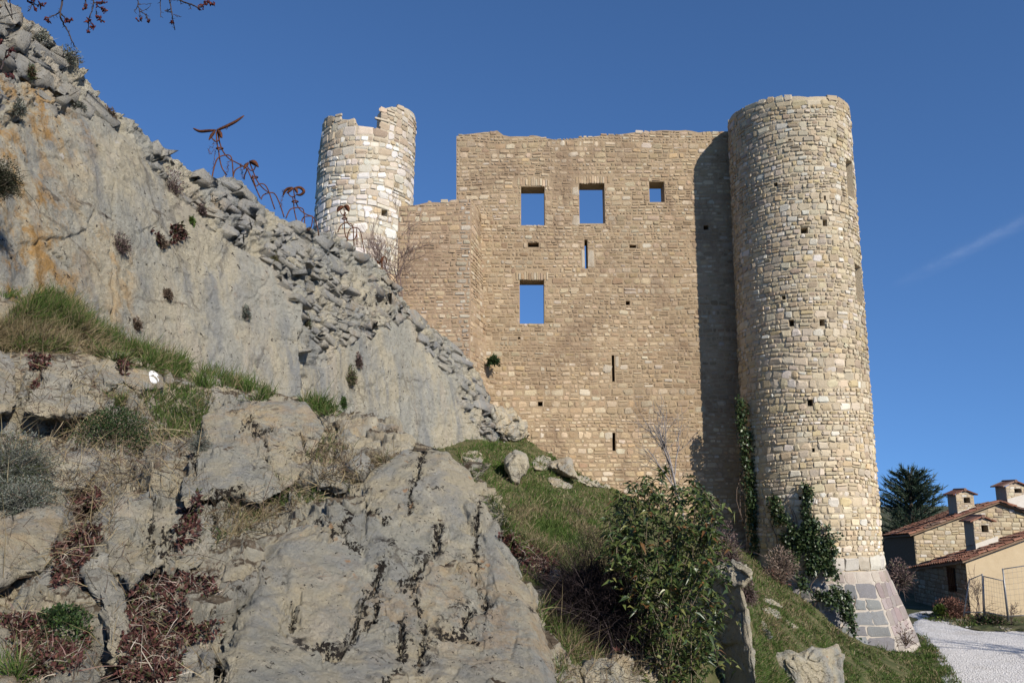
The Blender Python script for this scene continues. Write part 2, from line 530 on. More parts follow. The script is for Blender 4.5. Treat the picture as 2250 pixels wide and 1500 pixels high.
gravel = tag(mesh_obj('gravel_path', pv, pf, MAT['gravel']), kind='structure')
to_terrain(pv, pf)

# ---- grassy bank between the rocks, the wall and the path
BANK = [
    [(1050,1760,5.6),(1250,1760,5.9),(1450,1750,6.6),(1600,1720,8.6),(1700,1690,11.2),(1880,1610,15.4),(2030,1570,17.8),(2110,1575,17.8)],
    [(1060,1500,6.9),(1230,1480,7.5),(1420,1480,8.5),(1600,1470,10.6),(1700,1470,13.6),(1865,1478,17.6),(2015,1482,20.1),(2070,1492,20.2)],
    [(1070,1350,8.4),(1230,1330,9.1),(1420,1330,10.5),(1590,1330,13.2),(1690,1345,17.0),(1842,1410,20.2),(1985,1440,21.6),(2052,1450,21.7)],
    [(1050,1220,10.2),(1200,1200,11.5),(1400,1220,13.5),(1570,1250,16.5),(1680,1285,21.0),(1795,1345,22.2),(1885,1428,22.4),(2035,1434,22.9)],
    [(1010,1100,13),(1150,1110,15),(1350,1130,18),(1530,1180,21),(1650,1232,24.6),(1750,1310,23.9),(1870,1432,24.0),(2020,1438,25)],
    [(985,1020,17.5),(1120,1040,19.8),(1320,1085,24),(1500,1150,26),(1650,1225,27.0),(1770,1320,27.0),(1880,1445,27),(2010,1445,27.5)],
    [(975,965,22.5),(1120,955,26.0),(1300,1052,27.2),(1500,1140,27.6),(1650,1222,28.2),(1780,1330,29),(1890,1450,30),(2005,1450,30)],
]
BANK = [[(r[0][0] - 330, r[0][1] + 70, r[0][2] + 0.4)] + r for r in BANK]       # runs on under the rocks
v = lay(BANK, 340, 240).reshape(-1, 3)
f = grid_faces(340, 240)
h = 0.13 * fbm(v * 0.8, 4, seed=3) + 0.05 * fbm(v * 3.1, 4, seed=8)
v = push(v, f, h)
BANK_BVH = BVHTree.FromPolygons(v.tolist(), f.tolist())
bank_v, bank_n = v, vnormals(v, f)
bank = tag(mesh_obj('grassy_bank', v, f, MAT['slope']), kind='structure')
to_terrain(v, f)

# ---- the limestone ridge, a tilted face running back to the castle
CREST = np.array([(-300,-330),(-120,-150),(0,-12),(45,16),(90,62),(165,138),(200,180),(216,205),(280,268),(312,300),(370,342),(430,378),(462,402),(485,396),(510,390),(545,408),(562,432),(620,478),(680,507),(740,522),(800,562),(850,602),(888,662),(918,692),(950,722),(1000,762),(1030,792),(1060,832),(1076,880),(1092,930),(1112,976),(1125,1000)], float)
def ridge_depth(px): return np.interp(px, [-300,0,240,450,662,676,740,850,1000,1125], [6.2,8.0,9.9,11.9,13.9,14.9,16.0,18.5,21.5,24.2])
def ridge_base(px): return np.interp(px, [-300,0,240,450,670,740,1000,1125], [800,760,800,880,950,975,1040,1030])
RUBBLE = [(-300,-400),(-300,345),(0,300),(60,250),(110,240),(150,262),(200,250),(245,270),(305,335),(345,390),(420,455),(475,520),(560,560),(605,590),(660,655),(672,700),(676,810),(725,800),(745,762),(800,735),(850,720),(900,700),(955,795),(1000,850),(1020,930),(1060,960),(1140,1000),(1140,-400)]
nu, nr = 640, 240
pxs = np.concatenate([np.linspace(-300, -6, 90), np.linspace(0, 1125, nu - 90)])
tt = np.linspace(-0.28, 1.0, nr)
PX, T = np.meshgrid(pxs, tt, indexing='ij')
cy = np.interp(PX, CREST[:, 0], CREST[:, 1]); by = ridge_base(PX)
PY = by + (cy - by) * T
rub = in_poly(PX, PY, RUBBLE).astype(float)
for _ in range(5):
    rub[1:-1, 1:-1] = (rub[1:-1, 1:-1] * 2 + rub[:-2, 1:-1] + rub[2:, 1:-1] + rub[1:-1, :-2] + rub[1:-1, 2:]) / 6
D = ridge_depth(PX) + 1.25 * np.clip(T, 0, 1) ** 1.4 + 0.16 * rub
D = D - (PX < 669) * 0 
v = P(PX, PY, D)
RIDGE_BVH = BVHTree.FromPolygons(v.reshape(-1, 3).tolist(), grid_faces(nu, nr).tolist())
q = v.reshape(-1, 3)
hh = 0.10 * fbm(q * 0.45, 4, seed=21) + 0.030 * ridged(q * 1.9, 5, 23) + 0.024 * fbm(q * 7, 4, gain=0.65, seed=29) + 0.25 * craggy(q, 1.1, 0.09, 0.05, 25, 0.0) + 0.022 * ridged(q * 5.0, 4, 27)
hh = hh + rub.ravel() * (craggy(q, 0.42, 0.10, 0.06, 31, 0.03) + craggy(q, 0.17, 0.06, 0.04, 35, 0.0))
# joints across the face
def crackline(pts, w, depth):
    pts = np.asarray(pts, float)
    jx = np.interp(PY.ravel(), pts[:, 1], pts[:, 0]) + 5 * fbm(np.stack([PY.ravel() / 30, PY.ravel() * 0, PY.ravel() * 0], -1), 3)
    on = (PY.ravel() > pts[0, 1]) & (PY.ravel() < pts[-1, 1])
    return -depth * on * sstep(w, 0.0, np.abs(PX.ravel() - jx))
hh += crackline([(210,320),(228,345),(244,400),(250,450),(246,520),(245,600),(248,660),(246,740)], 4.5, 0.10)
hh += crackline([(120,420),(180,480),(215,525),(245,560)], 4, 0.04)
hh += crackline([(90,540),(125,570),(150,605)], 4, 0.05)
hh += crackline([(670,670),(670,880)], 6, 0.22)
f = grid_faces(nu, nr)
q = push(q, f, hh)
top = q.reshape(nu, nr, 3)[:, -1]
back = []
for k, (o, dz) in enumerate([(0.25, 0.02), (0.7, -0.06), (1.5, -0.5), (2.6, -2.2), (4.2, -6.0)]):
    b = top + np.array([-0.97, 0.25, 0]) * o + np.array([0, 0, dz])
    b[:, 2] += 0.08 * fbm(b * 2.2, 4, seed=40 + k)
    back.append(b)
full = np.concatenate([q.reshape(nu, nr, 3), np.stack(back, 1)], 1)
ridge_f = grid_faces(nu, nr + 5)
ridge_v = full.reshape(-1, 3)
ridge = tag(mesh_obj('limestone_cliff', ridge_v, ridge_f, MAT['cliff']), kind='structure')
to_terrain(ridge_v, ridge_f)

# ---- the rocky mound in front
MOUND = [
    [(-300,2300,1.5),(0,2300,1.6),(200,2300,1.7),(400,2300,1.8),(600,2300,1.9),(850,2300,2.1),(1100,2300,2.5),(1250,2300,3.0),(1220,2300,4.5)],
    [(-300,1650,2.6),(0,1640,2.8),(200,1640,3.0),(400,1640,3.2),(600,1640,3.35),(850,1640,3.55),(1100,1640,3.9),(1235,1640,4.5),(1200,1650,6.5)],
    [(-300,1450,3.2),(0,1450,3.5),(200,1450,3.7),(400,1450,3.9),(600,1450,4.05),(850,1450,4.2),(1075,1450,4.6),(1190,1450,5.2),(1160,1460,7)],
    [(-300,1260,3.9),(0,1250,4.3),(200,1250,4.5),(400,1250,4.65),(600,1250,4.7),(820,1250,4.85),(1020,1250,5.2),(1120,1250,5.8),(1090,1260,7.5)],
    [(-300,1120,4.6),(0,1100,5.1),(200,1100,5.35),(400,1100,5.45),(580,1100,5.55),(780,1100,5.5),(955,1095,5.8),(1055,1090,6.4),(1030,1110,8)],
    [(-300,980,5.4),(0,980,5.9),(200,985,6.3),(400,985,6.5),(560,985,6.6),(720,1005,6.9),(870,1000,6.7),(955,995,6.9),(950,1010,8.5)],
    [(-300,860,6.4),(0,870,6.7),(200,885,7.0),(400,892,7.5),(560,885,7.7),(690,905,8.2),(800,940,8.5),(895,965,8.4),(940,1000,9)],
    [(-300,760,7.0),(0,765,7.4),(180,790,7.8),(360,830,8.6),(520,865,9.4),(660,888,10.2),(800,940,10.3),(890,972,10.3),(940,1010,11)],
    [(-300,650,7.3),(0,668,7.85),(150,715,8.7),(330,780,10.0),(500,838,11.5),(660,884,13),(800,955,14.5),(890,990,14.5),(950,1020,14.5)],
    [(-300,690,8.5),(0,720,9),(150,750,10.5),(330,810,11.8),(500,870,13.2),(660,920,15.2),(800,980,17),(890,1010,18),(950,1040,19)],
]
NU, NV = 520, 460
v = lay(MOUND, NU, NV).reshape(-1, 3)
f = grid_faces(NU, NV)
hx, hy = PIX(v)
veg = 1 - sstep(40, 0, hy - np.interp(hx, [0, 110, 250, 330, 470, 650], [775, 775, 775, 800, 850, 900]))
amp = 0.35 + 0.65 * veg
amp = amp * (1 - 0.85 * sstep(860, 900, hx) * sstep(920, 950, hy) * sstep(1060, 1010, hy))
h = amp * (craggy(v, 0.62, 0.20, 0.06, 51, 0.022) + craggy(v, 0.24, 0.075, 0.035, 57, 0.0))
v = push(v, f, h)
mound = tag(mesh_obj('rocky_hillside', v, f, MAT['mound']), kind='structure')
to_terrain(v, f)

# ------------------------------------------------------------------ boulders and slabs traced from outlines
def smooth_outline(pts, n, rnd=0.35):
    pts = np.asarray(pts, float)
    for _ in range(2):
        a, b = pts, np.roll(pts, -1, 0)
        pts = np.stack([a * (1 - rnd * 0.5) + b * rnd * 0.5, a * rnd * 0.5 + b * (1 - rnd * 0.5)], 1).reshape(-1, 2)
    c = np.vstack([pts, pts[:1]])
    s = np.concatenate([[0], np.cumsum(np.hypot(*np.diff(c, axis=0).T))])
    t = np.linspace(0, s[-1], n, endpoint=False)
    return np.stack([np.interp(t, s, c[:, 0]), np.interp(t, s, c[:, 1])], 1)

ROCKS = []
BASE_BVH = BVHTree.FromPolygons(np.concatenate(TERR_V).tolist(), np.concatenate(TERR_F).tolist())
def base_plane(pts, c):
    """distance plane of the ground under an outline: (d at c, per 100 px right, per 100 px down)"""
    rows, ds = [], []
    for k in (1.0, 0.6, 0.25):
        for x, y in c + (pts - c) * k:
            r = Vector(ray(x, min(y, 1700))).normalized()
            loc = BASE_BVH.ray_cast(Vector(CAM), r)[0]
            if loc is not None: rows.append((1, (x - c[0]) / 100, (y - c[1]) / 100)); ds.append(loc[1])
    rows, ds = np.array(rows), np.array(ds)
    for _ in range(3):                                  # drop points that fell on something far behind
        s_, *_r = np.linalg.lstsq(rows, ds, rcond=None)
        e = np.abs(rows @ s_ - ds)
        k = e <= max(np.percentile(e, 85), 0.02)
        rows, ds = rows[k], ds[k]
    return s_
def rock(name, label, out, d, tilt=(0, 0), bulge=0.12, thick=0.5, n=96, rings=40, seed=0, big=0.5, amp=0.06, crack=0.03, fine=0.012, mat='boulder', cat='rock', group=None, edge=4.0, center=None, parent=None, jag=4.0, fit=True, sink=-0.02, joints=()):
    """tilt: change of distance in metres per 100 px to the right / downward"""
    o = smooth_outline(out, n)
    th = np.arange(n)
    jg = fbm(np.stack([o[:, 0] / 22, o[:, 1] / 22, th * 0 + seed], -1), 3, seed=seed)
    c = o.mean(0) if center is None else np.array(center, float)
    r_ = (o - c); o = o + r_ / (np.linalg.norm(r_, axis=1)[:, None] + 1e-6) * (jg * jag)[:, None]
    if fit == 'bank':                                     # stands on the grassy bank at its lowest point
        r0 = Vector(ray(o[:, 0].mean(), o[:, 1].max() - 3)).normalized()
        l0 = BANK_BVH.ray_cast(Vector(CAM), r0)[0]
        d = (l0[1] if l0 is not None else d) - sink
    elif fit:
        s_ = base_plane(o[::max(1, n // 24)], c)
        d, tilt = s_[0] + sink, (s_[1], s_[2])
    rr = np.linspace(0.02, 1, rings) ** 0.85
    px = c + (o - c)[:, None, :] * rr[None, :, None]                       # (n, rings, 2)
    tl = (px[..., 0] - c[0]) / 100 * tilt[0] + (px[..., 1] - c[1]) / 100 * tilt[1]
    rg = np.random.RandomState(500 + seed)
    ux = rr[None, :] * np.cos(th / n * 2 * math.pi)[:, None]; uy = rr[None, :] * np.sin(th / n * 2 * math.pi)[:, None]
    kk = 7
    an = (np.arange(kk) + rg.uniform(-0.35, 0.35, kk)) * 2 * math.pi / kk
    sl_ = rg.uniform(1.3, edge, kk)
    hs = np.min([(1.02 - (ux * math.cos(a) + uy * math.sin(a))) * s_ for a, s_ in zip(an, sl_)], axis=0)
    cap = 1.0 + rg.uniform(-0.25, 0.25) * ux + rg.uniform(-0.25, 0.25) * uy
    hs = np.clip(np.minimum(hs, cap), 0, None) * np.clip((1 - rr[None, :]) * 14, 0, 1)
    dep = d + tl - bulge * hs
    front = P(px[..., 0], px[..., 1], dep)
    rb = np.linspace(1, 0.05, 10)[1:]
    pb = c + (o - c)[:, None, :] * rb[None, :, None]
    tb = (pb[..., 0] - c[0]) / 100 * tilt[0] + (pb[..., 1] - c[1]) / 100 * tilt[1]
    back = P(pb[..., 0], pb[..., 1], d + tb + thick * np.sqrt(np.clip(1 - rb[None, :] ** 2, 0, 1)))
    v = np.concatenate([front, back], 1)
    m = v.shape[1]
    i, j = np.meshgrid(np.arange(n), np.arange(m - 1), indexing='ij')
    f = np.stack([i * m + j, ((i + 1) % n) * m + j, ((i + 1) % n) * m + j + 1, i * m + j + 1], -1).reshape(-1, 4)
    v = v.reshape(-1, 3)
    cen = v.mean(0)
    nn = vnormals(v, f)
    s = np.sign(((v - cen) * nn).sum()) or 1
    h = craggy(v, big, amp, crack, 100 + seed, fine)
    lich = np.zeros(len(v))
    if len(joints):
        fx, fy = px[..., 0].ravel(), px[..., 1].ravel()
        wob = np.stack([fx / 14, fy / 14, fx * 0], -1)
        fx = fx + 13 * fbm(wob, 4, gain=0.65, seed=3); fy = fy + 13 * fbm(wob + 9, 4, gain=0.65, seed=4)
        near = np.full(len(fx), 1e9); nl = near.copy()
        for jw, jl in joints:
            jl = np.array(jl, float)
            for a_, b_ in zip(jl[:-1], jl[1:]):
                t_ = np.clip(((fx - a_[0]) * (b_[0] - a_[0]) + (fy - a_[1]) * (b_[1] - a_[1])) / max(1e-6, ((b_ - a_) ** 2).sum()), 0, 1)
                dd_ = np.hypot(fx - a_[0] - t_ * (b_[0] - a_[0]), fy - a_[1] - t_ * (b_[1] - a_[1]))
                near = np.minimum(near, dd_); nl = np.minimum(nl, dd_ / jw)
        ii = (np.arange(n)[:, None] * m + np.arange(rings)[None, :]).ravel()
        broke = sstep(55, 8, near)
        fv = v[ii]
        h[ii] += broke * (craggy(fv, 0.16, 0.045, 0.022, 700 + seed, 0.010) - 0.012) - 0.04 * sstep(6, 0, near)
        lich[ii] = 0.62 * sstep(0.85, 0.05, nl)
    # one shared height where the fan closes
    v = v + s * nn * h[:, None]
    vv = v.reshape(n, m, 3)
    a, b = vv[:, 0].mean(0), vv[:, -1].mean(0)
    v = np.concatenate([v, [a, b]])
    k = np.arange(n)
    t1 = np.stack([np.full(n, n * m), ((k + 1) % n) * m, k * m], 1)
    t2 = np.stack([np.full(n, n * m + 1), k * m + m - 1, ((k + 1) % n) * m + m - 1], 1)
    # the join between first and last spoke is shared by index, so the shell is closed
    root = Vector(cen)
    me = mesh_data(name, v - cen, [f, np.concatenate([t1, t2])], MAT[mat])
    la = me.attributes.new('lichen', 'FLOAT', 'POINT')
    la.data.foreach_set('value', np.concatenate([lich, [0, 0]]).astype(np.float32))
    ob = bpy.data.objects.new(name, me)
    COL.objects.link(ob)
    ob.location = root
    if parent is not None:
        ob.parent = parent
        ob.location = root - Vector(parent_world(parent))
    else:
        tag(ob, label, cat, group, 'thing')
    to_terrain(v, f)
    ROCKS.append(ob)
    return ob

rock('rock_slab', 'largest smooth grey limestone slab, black lichen along its joints, filling the bottom centre',
     [(940,972),(990,1000),(1040,1050),(1068,1090),(1092,1185),(1128,1235),(1160,1320),(1196,1420),(1215,1530),(1150,1640),(700,1660),(440,1600),(468,1490),(490,1420),(524,1330),(545,1240),(590,1185),(700,1128),(780,1092),(800,1035),(862,1000)],
     4.95, (0.13, -0.36), 0.14, 1.0, 420, 210, 1, 0.95, 0.035, 0.012, 0.017, edge=9.0, center=(850, 1300), jag=6, sink=-0.12, joints=[
     (16, [(931,983),(915,1052),(901,1073),(899,1127)]), (15, [(1053,1097),(1045,1137),(1048,1180),(1045,1233),(1045,1276),(1061,1302),(1075,1340)]), (20, [(965,1159),(960,1201),(939,1233),(915,1265),(896,1292)]),
     (26, [(840,1238),(824,1270),(832,1297),(811,1313)]), (18, [(832,1315),(824,1356),(800,1372)]), (22, [(912,1308),(920,1356)]), (26, [(883,1366),(885,1446)]), (22, [(931,1382),(923,1468)]), (26, [(1035,1340),(1019,1372)]),
     (13, [(800,1105),(821,1127),(843,1153)]), (22, [(780,1098),(759,1140),(750,1170),(792,1200)]), (16, [(804,1104),(828,1134),(852,1146)]), (13, [(648,1314),(651,1350),(642,1374)]),
     (24, [(708,1410),(738,1434),(774,1398),(786,1356),(810,1308),(840,1260)]), (20, [(468,1434),(480,1464),(500,1500)]), (20, [(690,1140),(720,1165),(780,1165)]), (16, [(545,1215),(520,1280),(500,1340),(480,1420)]), (24, [(870,1480),(850,1500),(830,1510)]), (22, [(960,1400),(985,1395),(1040,1405)]), (26, [(905,1265),(880,1285),(905,1290)])])
rock('rock_slab', 'upper flat limestone slab split by a branching black joint, above the largest slab',
     [(440,902),(520,906),(560,880),(640,876),(700,905),(716,935),(700,985),(680,1020),(690,1035),(640,1062),(585,1098),(545,1100),(520,1085),(440,1100),(405,1120),(398,1060),(420,1000),(452,960)],
     6.1, (0.13, -0.55), 0.10, 0.7, 240, 120, 2, 0.7, 0.03, 0.012, 0.016, edge=8, sink=-0.17, joints=[(13, [(553,906),(556,928),(561,943),(581,948),(596,941)]), (12, [(556,926),(537,926),(527,941)]), (9, [(561,946),(581,970),(593,992)]), (8, [(576,1004),(596,1019),(605,1041),(620,1055)]), (10, [(659,958),(679,997)]), (10, [(425,985),(426,1040)]), (16, [(470,1090),(500,1080),(530,1090)])])
rock('boulder', 'loose block-shaped grey boulder perched on bare soil beside the dark green plant',
     [(322,978),(340,968),(372,966),(388,985),(390,1010),(378,1034),(340,1034),(316,1012)], 5.75, (-0.1, 0.1), 0.12, 0.22, 48, 22, 3, 0.3, 0.03, 0.0, 0.008, edge=3)
rock('boulder', 'grey boulder with a white painted trail mark under the tall grass bank',
     [(205,800),(225,770),(262,765),(300,806),(345,812),(368,838),(362,858),(310,868),(262,852),(235,868),(205,850)], 7.6, (0.25, -0.2), 0.2, 0.5, 80, 40, 4, 0.4, 0.05, 0.02, 0.012)
rock('boulder', 'yellow-stained boulder with black-edged crack left of the single grass tuft',
     [(50,905),(62,860),(92,838),(90,800),(110,785),(150,800),(182,830),(205,868),(228,890),(226,905),(190,918),(150,918),(100,925)], 6.55, (0.1, -0.2), 0.2, 0.5, 90, 44, 5, 0.35, 0.05, 0.03, 0.012, mat='pale_boulder')
rock('boulder', 'pale yellow boulder at the picture edge below the tall grass',
     [(-60,770),(0,765),(30,800),(40,850),(30,905),(-20,920),(-80,900)], 6.6, (0.1, -0.2), 0.18, 0.5, 60, 30, 6, 0.4, 0.05, 0.03, 0.012, mat='pale_boulder')
rock('boulder', 'flat-topped pale boulder with lichen streaks below the dark green plant',
     [(82,1040),(110,1008),(150,990),(215,985),(250,1000),(258,1020),(235,1045),(190,1075),(150,1085),(110,1080)], 5.55, (0.1, -0.35), 0.14, 0.45, 70, 34, 7, 0.4, 0.05, 0.02, 0.012, mat='pale_boulder')
rock('boulder', 'broad smooth grey boulder under the silvery shrub, left edge of the picture',
     [(-60,1190),(0,1165),(60,1125),(120,1105),(152,1110),(158,1170),(140,1230),(100,1275),(40,1265),(0,1300),(-60,1310)], 4.65, (0.1, -0.35), 0.18, 0.5, 90, 44, 8, 0.6, 0.05, 0.02, 0.01)
rock('rock_outcrop', 'knobbly grey outcrop with dark lichen between the two red stonecrop patches',
     [(215,1080),(250,1050),(300,1030),(325,1015),(345,1035),(352,1090),(380,1120),(480,1095),(560,1090),(520,1150),(470,1195),(440,1240),(400,1250),(340,1245),(290,1290),(235,1240),(190,1250),(185,1190),(225,1160)],
     4.95, (0.05, -0.42), 0.18, 0.6, 240, 110, 9, 0.28, 0.075, 0.03, 0.018, center=(345, 1140), edge=5, sink=-0.06, joints=[(16, [(468,1095),(471,1129),(476,1166),(470,1190)]), (12, [(410,1129),(437,1131),(440,1161),(444,1180)]), (24, [(505,1105),(510,1130)]), (14, [(539,1087),(552,1112)]), (30, [(330,1150),(335,1190),(355,1215)]), (24, [(365,1170),(375,1215),(350,1240)]), (18, [(322,1080),(335,1105)]), (12, [(365,1130),(400,1128)])])
rock('rock_rib', 'narrow upright rock rib with an ochre yellow stain in the lower left',
     [(190,1250),(235,1225),(290,1270),(290,1340),(275,1400),(268,1460),(245,1455),(235,1390),(215,1330)], 4.2, (0.05, -0.3), 0.1, 0.4, 64, 32, 10, 0.3, 0.05, 0.02, 0.012, mat='pale_boulder')
rock('boulder', 'half-buried grey boulder in the bottom left corner',
     [(-60,1390),(0,1372),(30,1395),(45,1450),(30,1530),(-60,1560)], 3.65, (0.05, -0.2), 0.12, 0.4, 60, 28, 11, 0.4, 0.05, 0.02, 0.012)
rock('boulder', 'low grey boulder among dry stalks at the bottom edge, left of the rib foot',
     [(90,1450),(130,1420),(170,1440),(200,1500),(190,1560),(90,1560)], 3.6, (0.05, -0.2), 0.12, 0.4, 60, 28, 12, 0.4, 0.05, 0.02, 0.012)
rock('boulder', 'lumpy pale boulder with lichen on the crest between the two slabs',
     [(720,965),(750,935),(800,925),(860,930),(905,950),(925,975),(880,1000),(830,1010),(790,1040),(745,1025)], 6.75, (0.1, -0.3), 0.2, 0.5, 90, 44, 13, 0.3, 0.08, 0.05, 0.015, mat='pale_boulder')
rock('boulder', 'small cracked boulder below the lumpy crest boulder',
     [(662,1042),(690,1018),(740,1015),(775,1030),(782,1060),(760,1085),(715,1090),(672,1075)], 6.0, (0.05, -0.35), 0.14, 0.35, 64, 30, 14, 0.25, 0.05, 0.03, 0.012)
rock('boulder', 'small pale boulder wedged left of the largest slab at the bottom edge',
     [(370,1440),(400,1410),(440,1395),(470,1420),(462,1480),(440,1530),(370,1530)], 3.95, (0.05, -0.3), 0.12, 0.3, 60, 28, 15, 0.25, 0.04, 0.02, 0.01, mat='pale_boulder')
rock('rock_slab', 'upright grey rock pillar right of the glossy shrub, pale lit edge',
     [(1470,1330),(1520,1275),(1570,1250),(1592,1240),(1620,1272),(1640,1330),(1652,1420),(1662,1520),(1640,1620),(1460,1640),(1450,1480)], 10.6, (-1.1, -0.25), 0.10, 0.9, 170, 80, 16, 0.7, 0.03, 0.03, 0.015, jag=1.5, fit=False)
rock('boulder', 'rocks heaped with dry weeds on top of the grey pillar',
     [(1560,1262),(1580,1236),(1610,1228),(1640,1240),(1660,1262),(1640,1290),(1600,1296)], 10.5, (-0.6, -0.3), 0.12, 0.45, 60, 28, 17, 0.25, 0.05, 0.03, 0.02, mat='pale_boulder', jag=2, fit=False)
rock('rock_outcrop', 'square fissured rock block in the grass below the tower foot',
     [(1690,1436),(1730,1428),(1760,1438),(1780,1425),(1820,1418),(1848,1412),(1852,1440),(1856,1520),(1850,1560),(1790,1560),(1740,1540),(1695,1480)], 15.0, (0.25, -0.10), 0.35, 1.8, 160, 70, 18, 0.5, 0.055, 0.07, 0.022, jag=3, fit='bank', sink=-0.1)
rock('boulder', 'whitish upright boulder on the green slope in front of the castle wall',
     [(1108,1008),(1128,990),(1152,990),(1163,1015),(1160,1042),(1143,1052),(1140,1068),(1122,1068),(1114,1040)], 19.4, (-0.3, -0.2), 0.35, 1.2, 70, 34, 19, 0.5, 0.05, 0.03, 0.02, mat='pale_boulder', fit='bank', sink=-0.1, jag=2)
rock('boulder', 'pale pointed boulder touching the castle wall above the green slope',
     [(1192,1020),(1225,1008),(1252,1002),(1260,1030),(1275,1055),(1240,1048),(1215,1040)], 22.6, (-0.6, -0.5), 0.5, 1.6, 70, 34, 20, 0.5, 0.05, 0.03, 0.02, mat='pale_boulder', fit='bank', sink=-0.1, jag=2)
rock('rock_outcrop', 'tan outcrop at the castle wall foot beside the cliff end',
     [(1072,905),(1090,888),(1112,895),(1135,915),(1160,930),(1165,958),(1120,965),(1095,955)], 24.8, (0.3, -0.4), 0.5, 2.0, 80, 36, 21, 0.5, 0.16, 0.06, 0.03, mat='pale_boulder', sink=-0.25, jag=3)
rock('boulder', 'thin pale ledge under the castle wall at the top of the lawn',
     [(1262,1045),(1300,1055),(1345,1068),(1340,1074),(1290,1066),(1258,1054)], 25.5, (0.1, -0.3), 0.3, 0.9, 50, 20, 22, 0.5, 0.12, 0.05, 0.02, mat='pale_boulder', jag=2, sink=-0.12)
rock('rock_outcrop', 'pale rock face half hidden by the stems of the glossy shrub', [(1372,1290),(1400,1258),(1432,1262),(1452,1310),(1470,1400),(1468,1500),(1440,1570),(1395,1570),(1368,1480),(1362,1380)], 9.2, (0.15, -0.12), 0.2, 0.9, 110, 50, 24, 0.4, 0.1, 0.05, 0.02, sink=-0.05)
rock('rock_outcrop', 'low dark-stained rock below the dark bush at the bottom edge', [(1262,1478),(1300,1448),(1350,1440),(1385,1460),(1392,1520),(1380,1570),(1270,1570)], 7.8, (0.1, -0.3), 0.2, 0.6, 90, 40, 25, 0.35, 0.09, 0.05, 0.02, fit='bank', sink=-0.1)
for o_, d_, lb_ in [([(1168,1012),(1190,1000),(1212,1008),(1216,1026),(1196,1036),(1172,1032)], 21, 'grey ledge stone between the whitish upright boulder and the pointed one'), ([(1200,1048),(1240,1050),(1262,1064),(1250,1076),(1215,1070)], 22, 'low pale ledge in the grass under the pointed boulder'),
                     ([(1010,1000),(1040,988),(1062,996),(1058,1016),(1030,1024)], 17, 'grey stone sunk in the lawn just right of the cliff end'), ([(1140,1220),(1175,1208),(1205,1225),(1196,1252),(1155,1250)], 11, 'cream rock among red stonecrop at the lower end of the lawn')]:
    rock('boulder', lb_, o_, d_, (0.1, -0.2), 0.28, 0.6, 56, 26, 30 + len(lb_), 0.4, 0.06, 0.03, 0.02, mat='pale_boulder', sink=-0.12, jag=2)
# loose wall stones beside the dark bush
for k, (x, y, w, hgt, d, what) in enumerate([
        (1212, 1268, 22, 22, 7.6, 'topmost'), (1192, 1305, 24, 16, 7.3, 'white left-hand'), (1222, 1312, 22, 18, 7.2, 'middle'), (1246, 1290, 16, 22, 7.5, 'tall right-hand'),
        (1172, 1312, 16, 14, 7.0, 'smallest'), (1184, 1326, 18, 12, 6.9, 'flat lowest'), (1250, 1325, 16, 18, 7.3, 'outer right'), (1232, 1345, 20, 12, 7.1, 'bottom right')]):
    a = np.arange(9) * 2 * math.pi / 9 + k
    rn = np.random.RandomState(k)
    o = np.stack([x + w * np.cos(a) * rn.uniform(0.8, 1.1, 9), y + hgt * np.sin(a) * rn.uniform(0.8, 1.1, 9)], 1)
    rock('fallen_stone', what + ' stone of the small heap between the largest slab and the dark bush', o, d, (0.1, -0.2), 0.1, 0.16, 32, 14, 60 + k, 0.2, 0.025, 0.0, 0.008, 'pale_boulder' if k % 2 else 'boulder', 'stone', 'stones heaped beside the dark bush', 2.5, jag=1, fit='bank', sink=0.02)

terr_v = np.concatenate(TERR_V); terr_f = np.concatenate(TERR_F)
BVH = BVHTree.FromPolygons(terr_v.tolist(), terr_f.tolist())
_cv = Vector(CAM)
def hit(px, py, tree=None):
    r = Vector(ray(px, py)).normalized()
    loc, n, _, dist = (tree or BVH).ray_cast(_cv, r)
    if loc is None: return None
    if n.dot(r) > 0: n = -n
    return np.array(loc), np.array(n)

# the white painted trail mark
hm = [hit(338 + a, 828 + b) for a, b in [(0, 0)]]
mk = MB()
mo = smooth_outline([(326,816),(336,813),(348,822),(350,838),(340,844),(330,838)], 20)
mp = []
for x, y in [(338, 829)] + [tuple(t) for t in mo]:
    hh_ = hit(x, y)
    mp.append(hh_[0] + (CAM - hh_[0]) / np.linalg.norm(CAM - hh_[0]) * 0.012)
mk.add(mp, [[0, 1 + k, 1 + (k + 1) % 20] for k in range(20)], (0.8, 0.8, 0.78))
MAT['white_paint'] = flat_mat('white_paint', (0.78, 0.78, 0.76), (0.66, 0.65, 0.62), 30.0)
mk.build('painted_trail_mark', MAT['white_paint'], ROCKS[3])
# ------------------------------------------------------------------ rubble masonry
TAN = [((0.40,0.305,0.195),3),((0.355,0.262,0.162),3),((0.44,0.345,0.23),2.6),((0.48,0.395,0.275),1.4),((0.31,0.22,0.135),1.2),((0.41,0.30,0.17),0.5),((0.50,0.43,0.325),0.6)]
CREAM = [((0.52,0.435,0.30),3.5),((0.47,0.38,0.25),3),((0.55,0.475,0.35),2.6),((0.50,0.395,0.235),1.2),((0.60,0.545,0.45),0.9),((0.42,0.355,0.27),1.2),((0.36,0.285,0.20),0.6),((0.64,0.60,0.52),0.3)]
WHITE = [((0.64,0.59,0.51),3),((0.58,0.52,0.42),2.5),((0.69,0.66,0.60),2.2),((0.52,0.445,0.33),1.4),((0.50,0.39,0.24),0.5),((0.49,0.45,0.38),0.8)]
GREY = [((0.27,0.265,0.25),3),((0.33,0.315,0.285),2.5),((0.22,0.215,0.205),2),((0.38,0.345,0.28),1.6),((0.38,0.32,0.23),0.25),((0.44,0.42,0.38),0.6)]

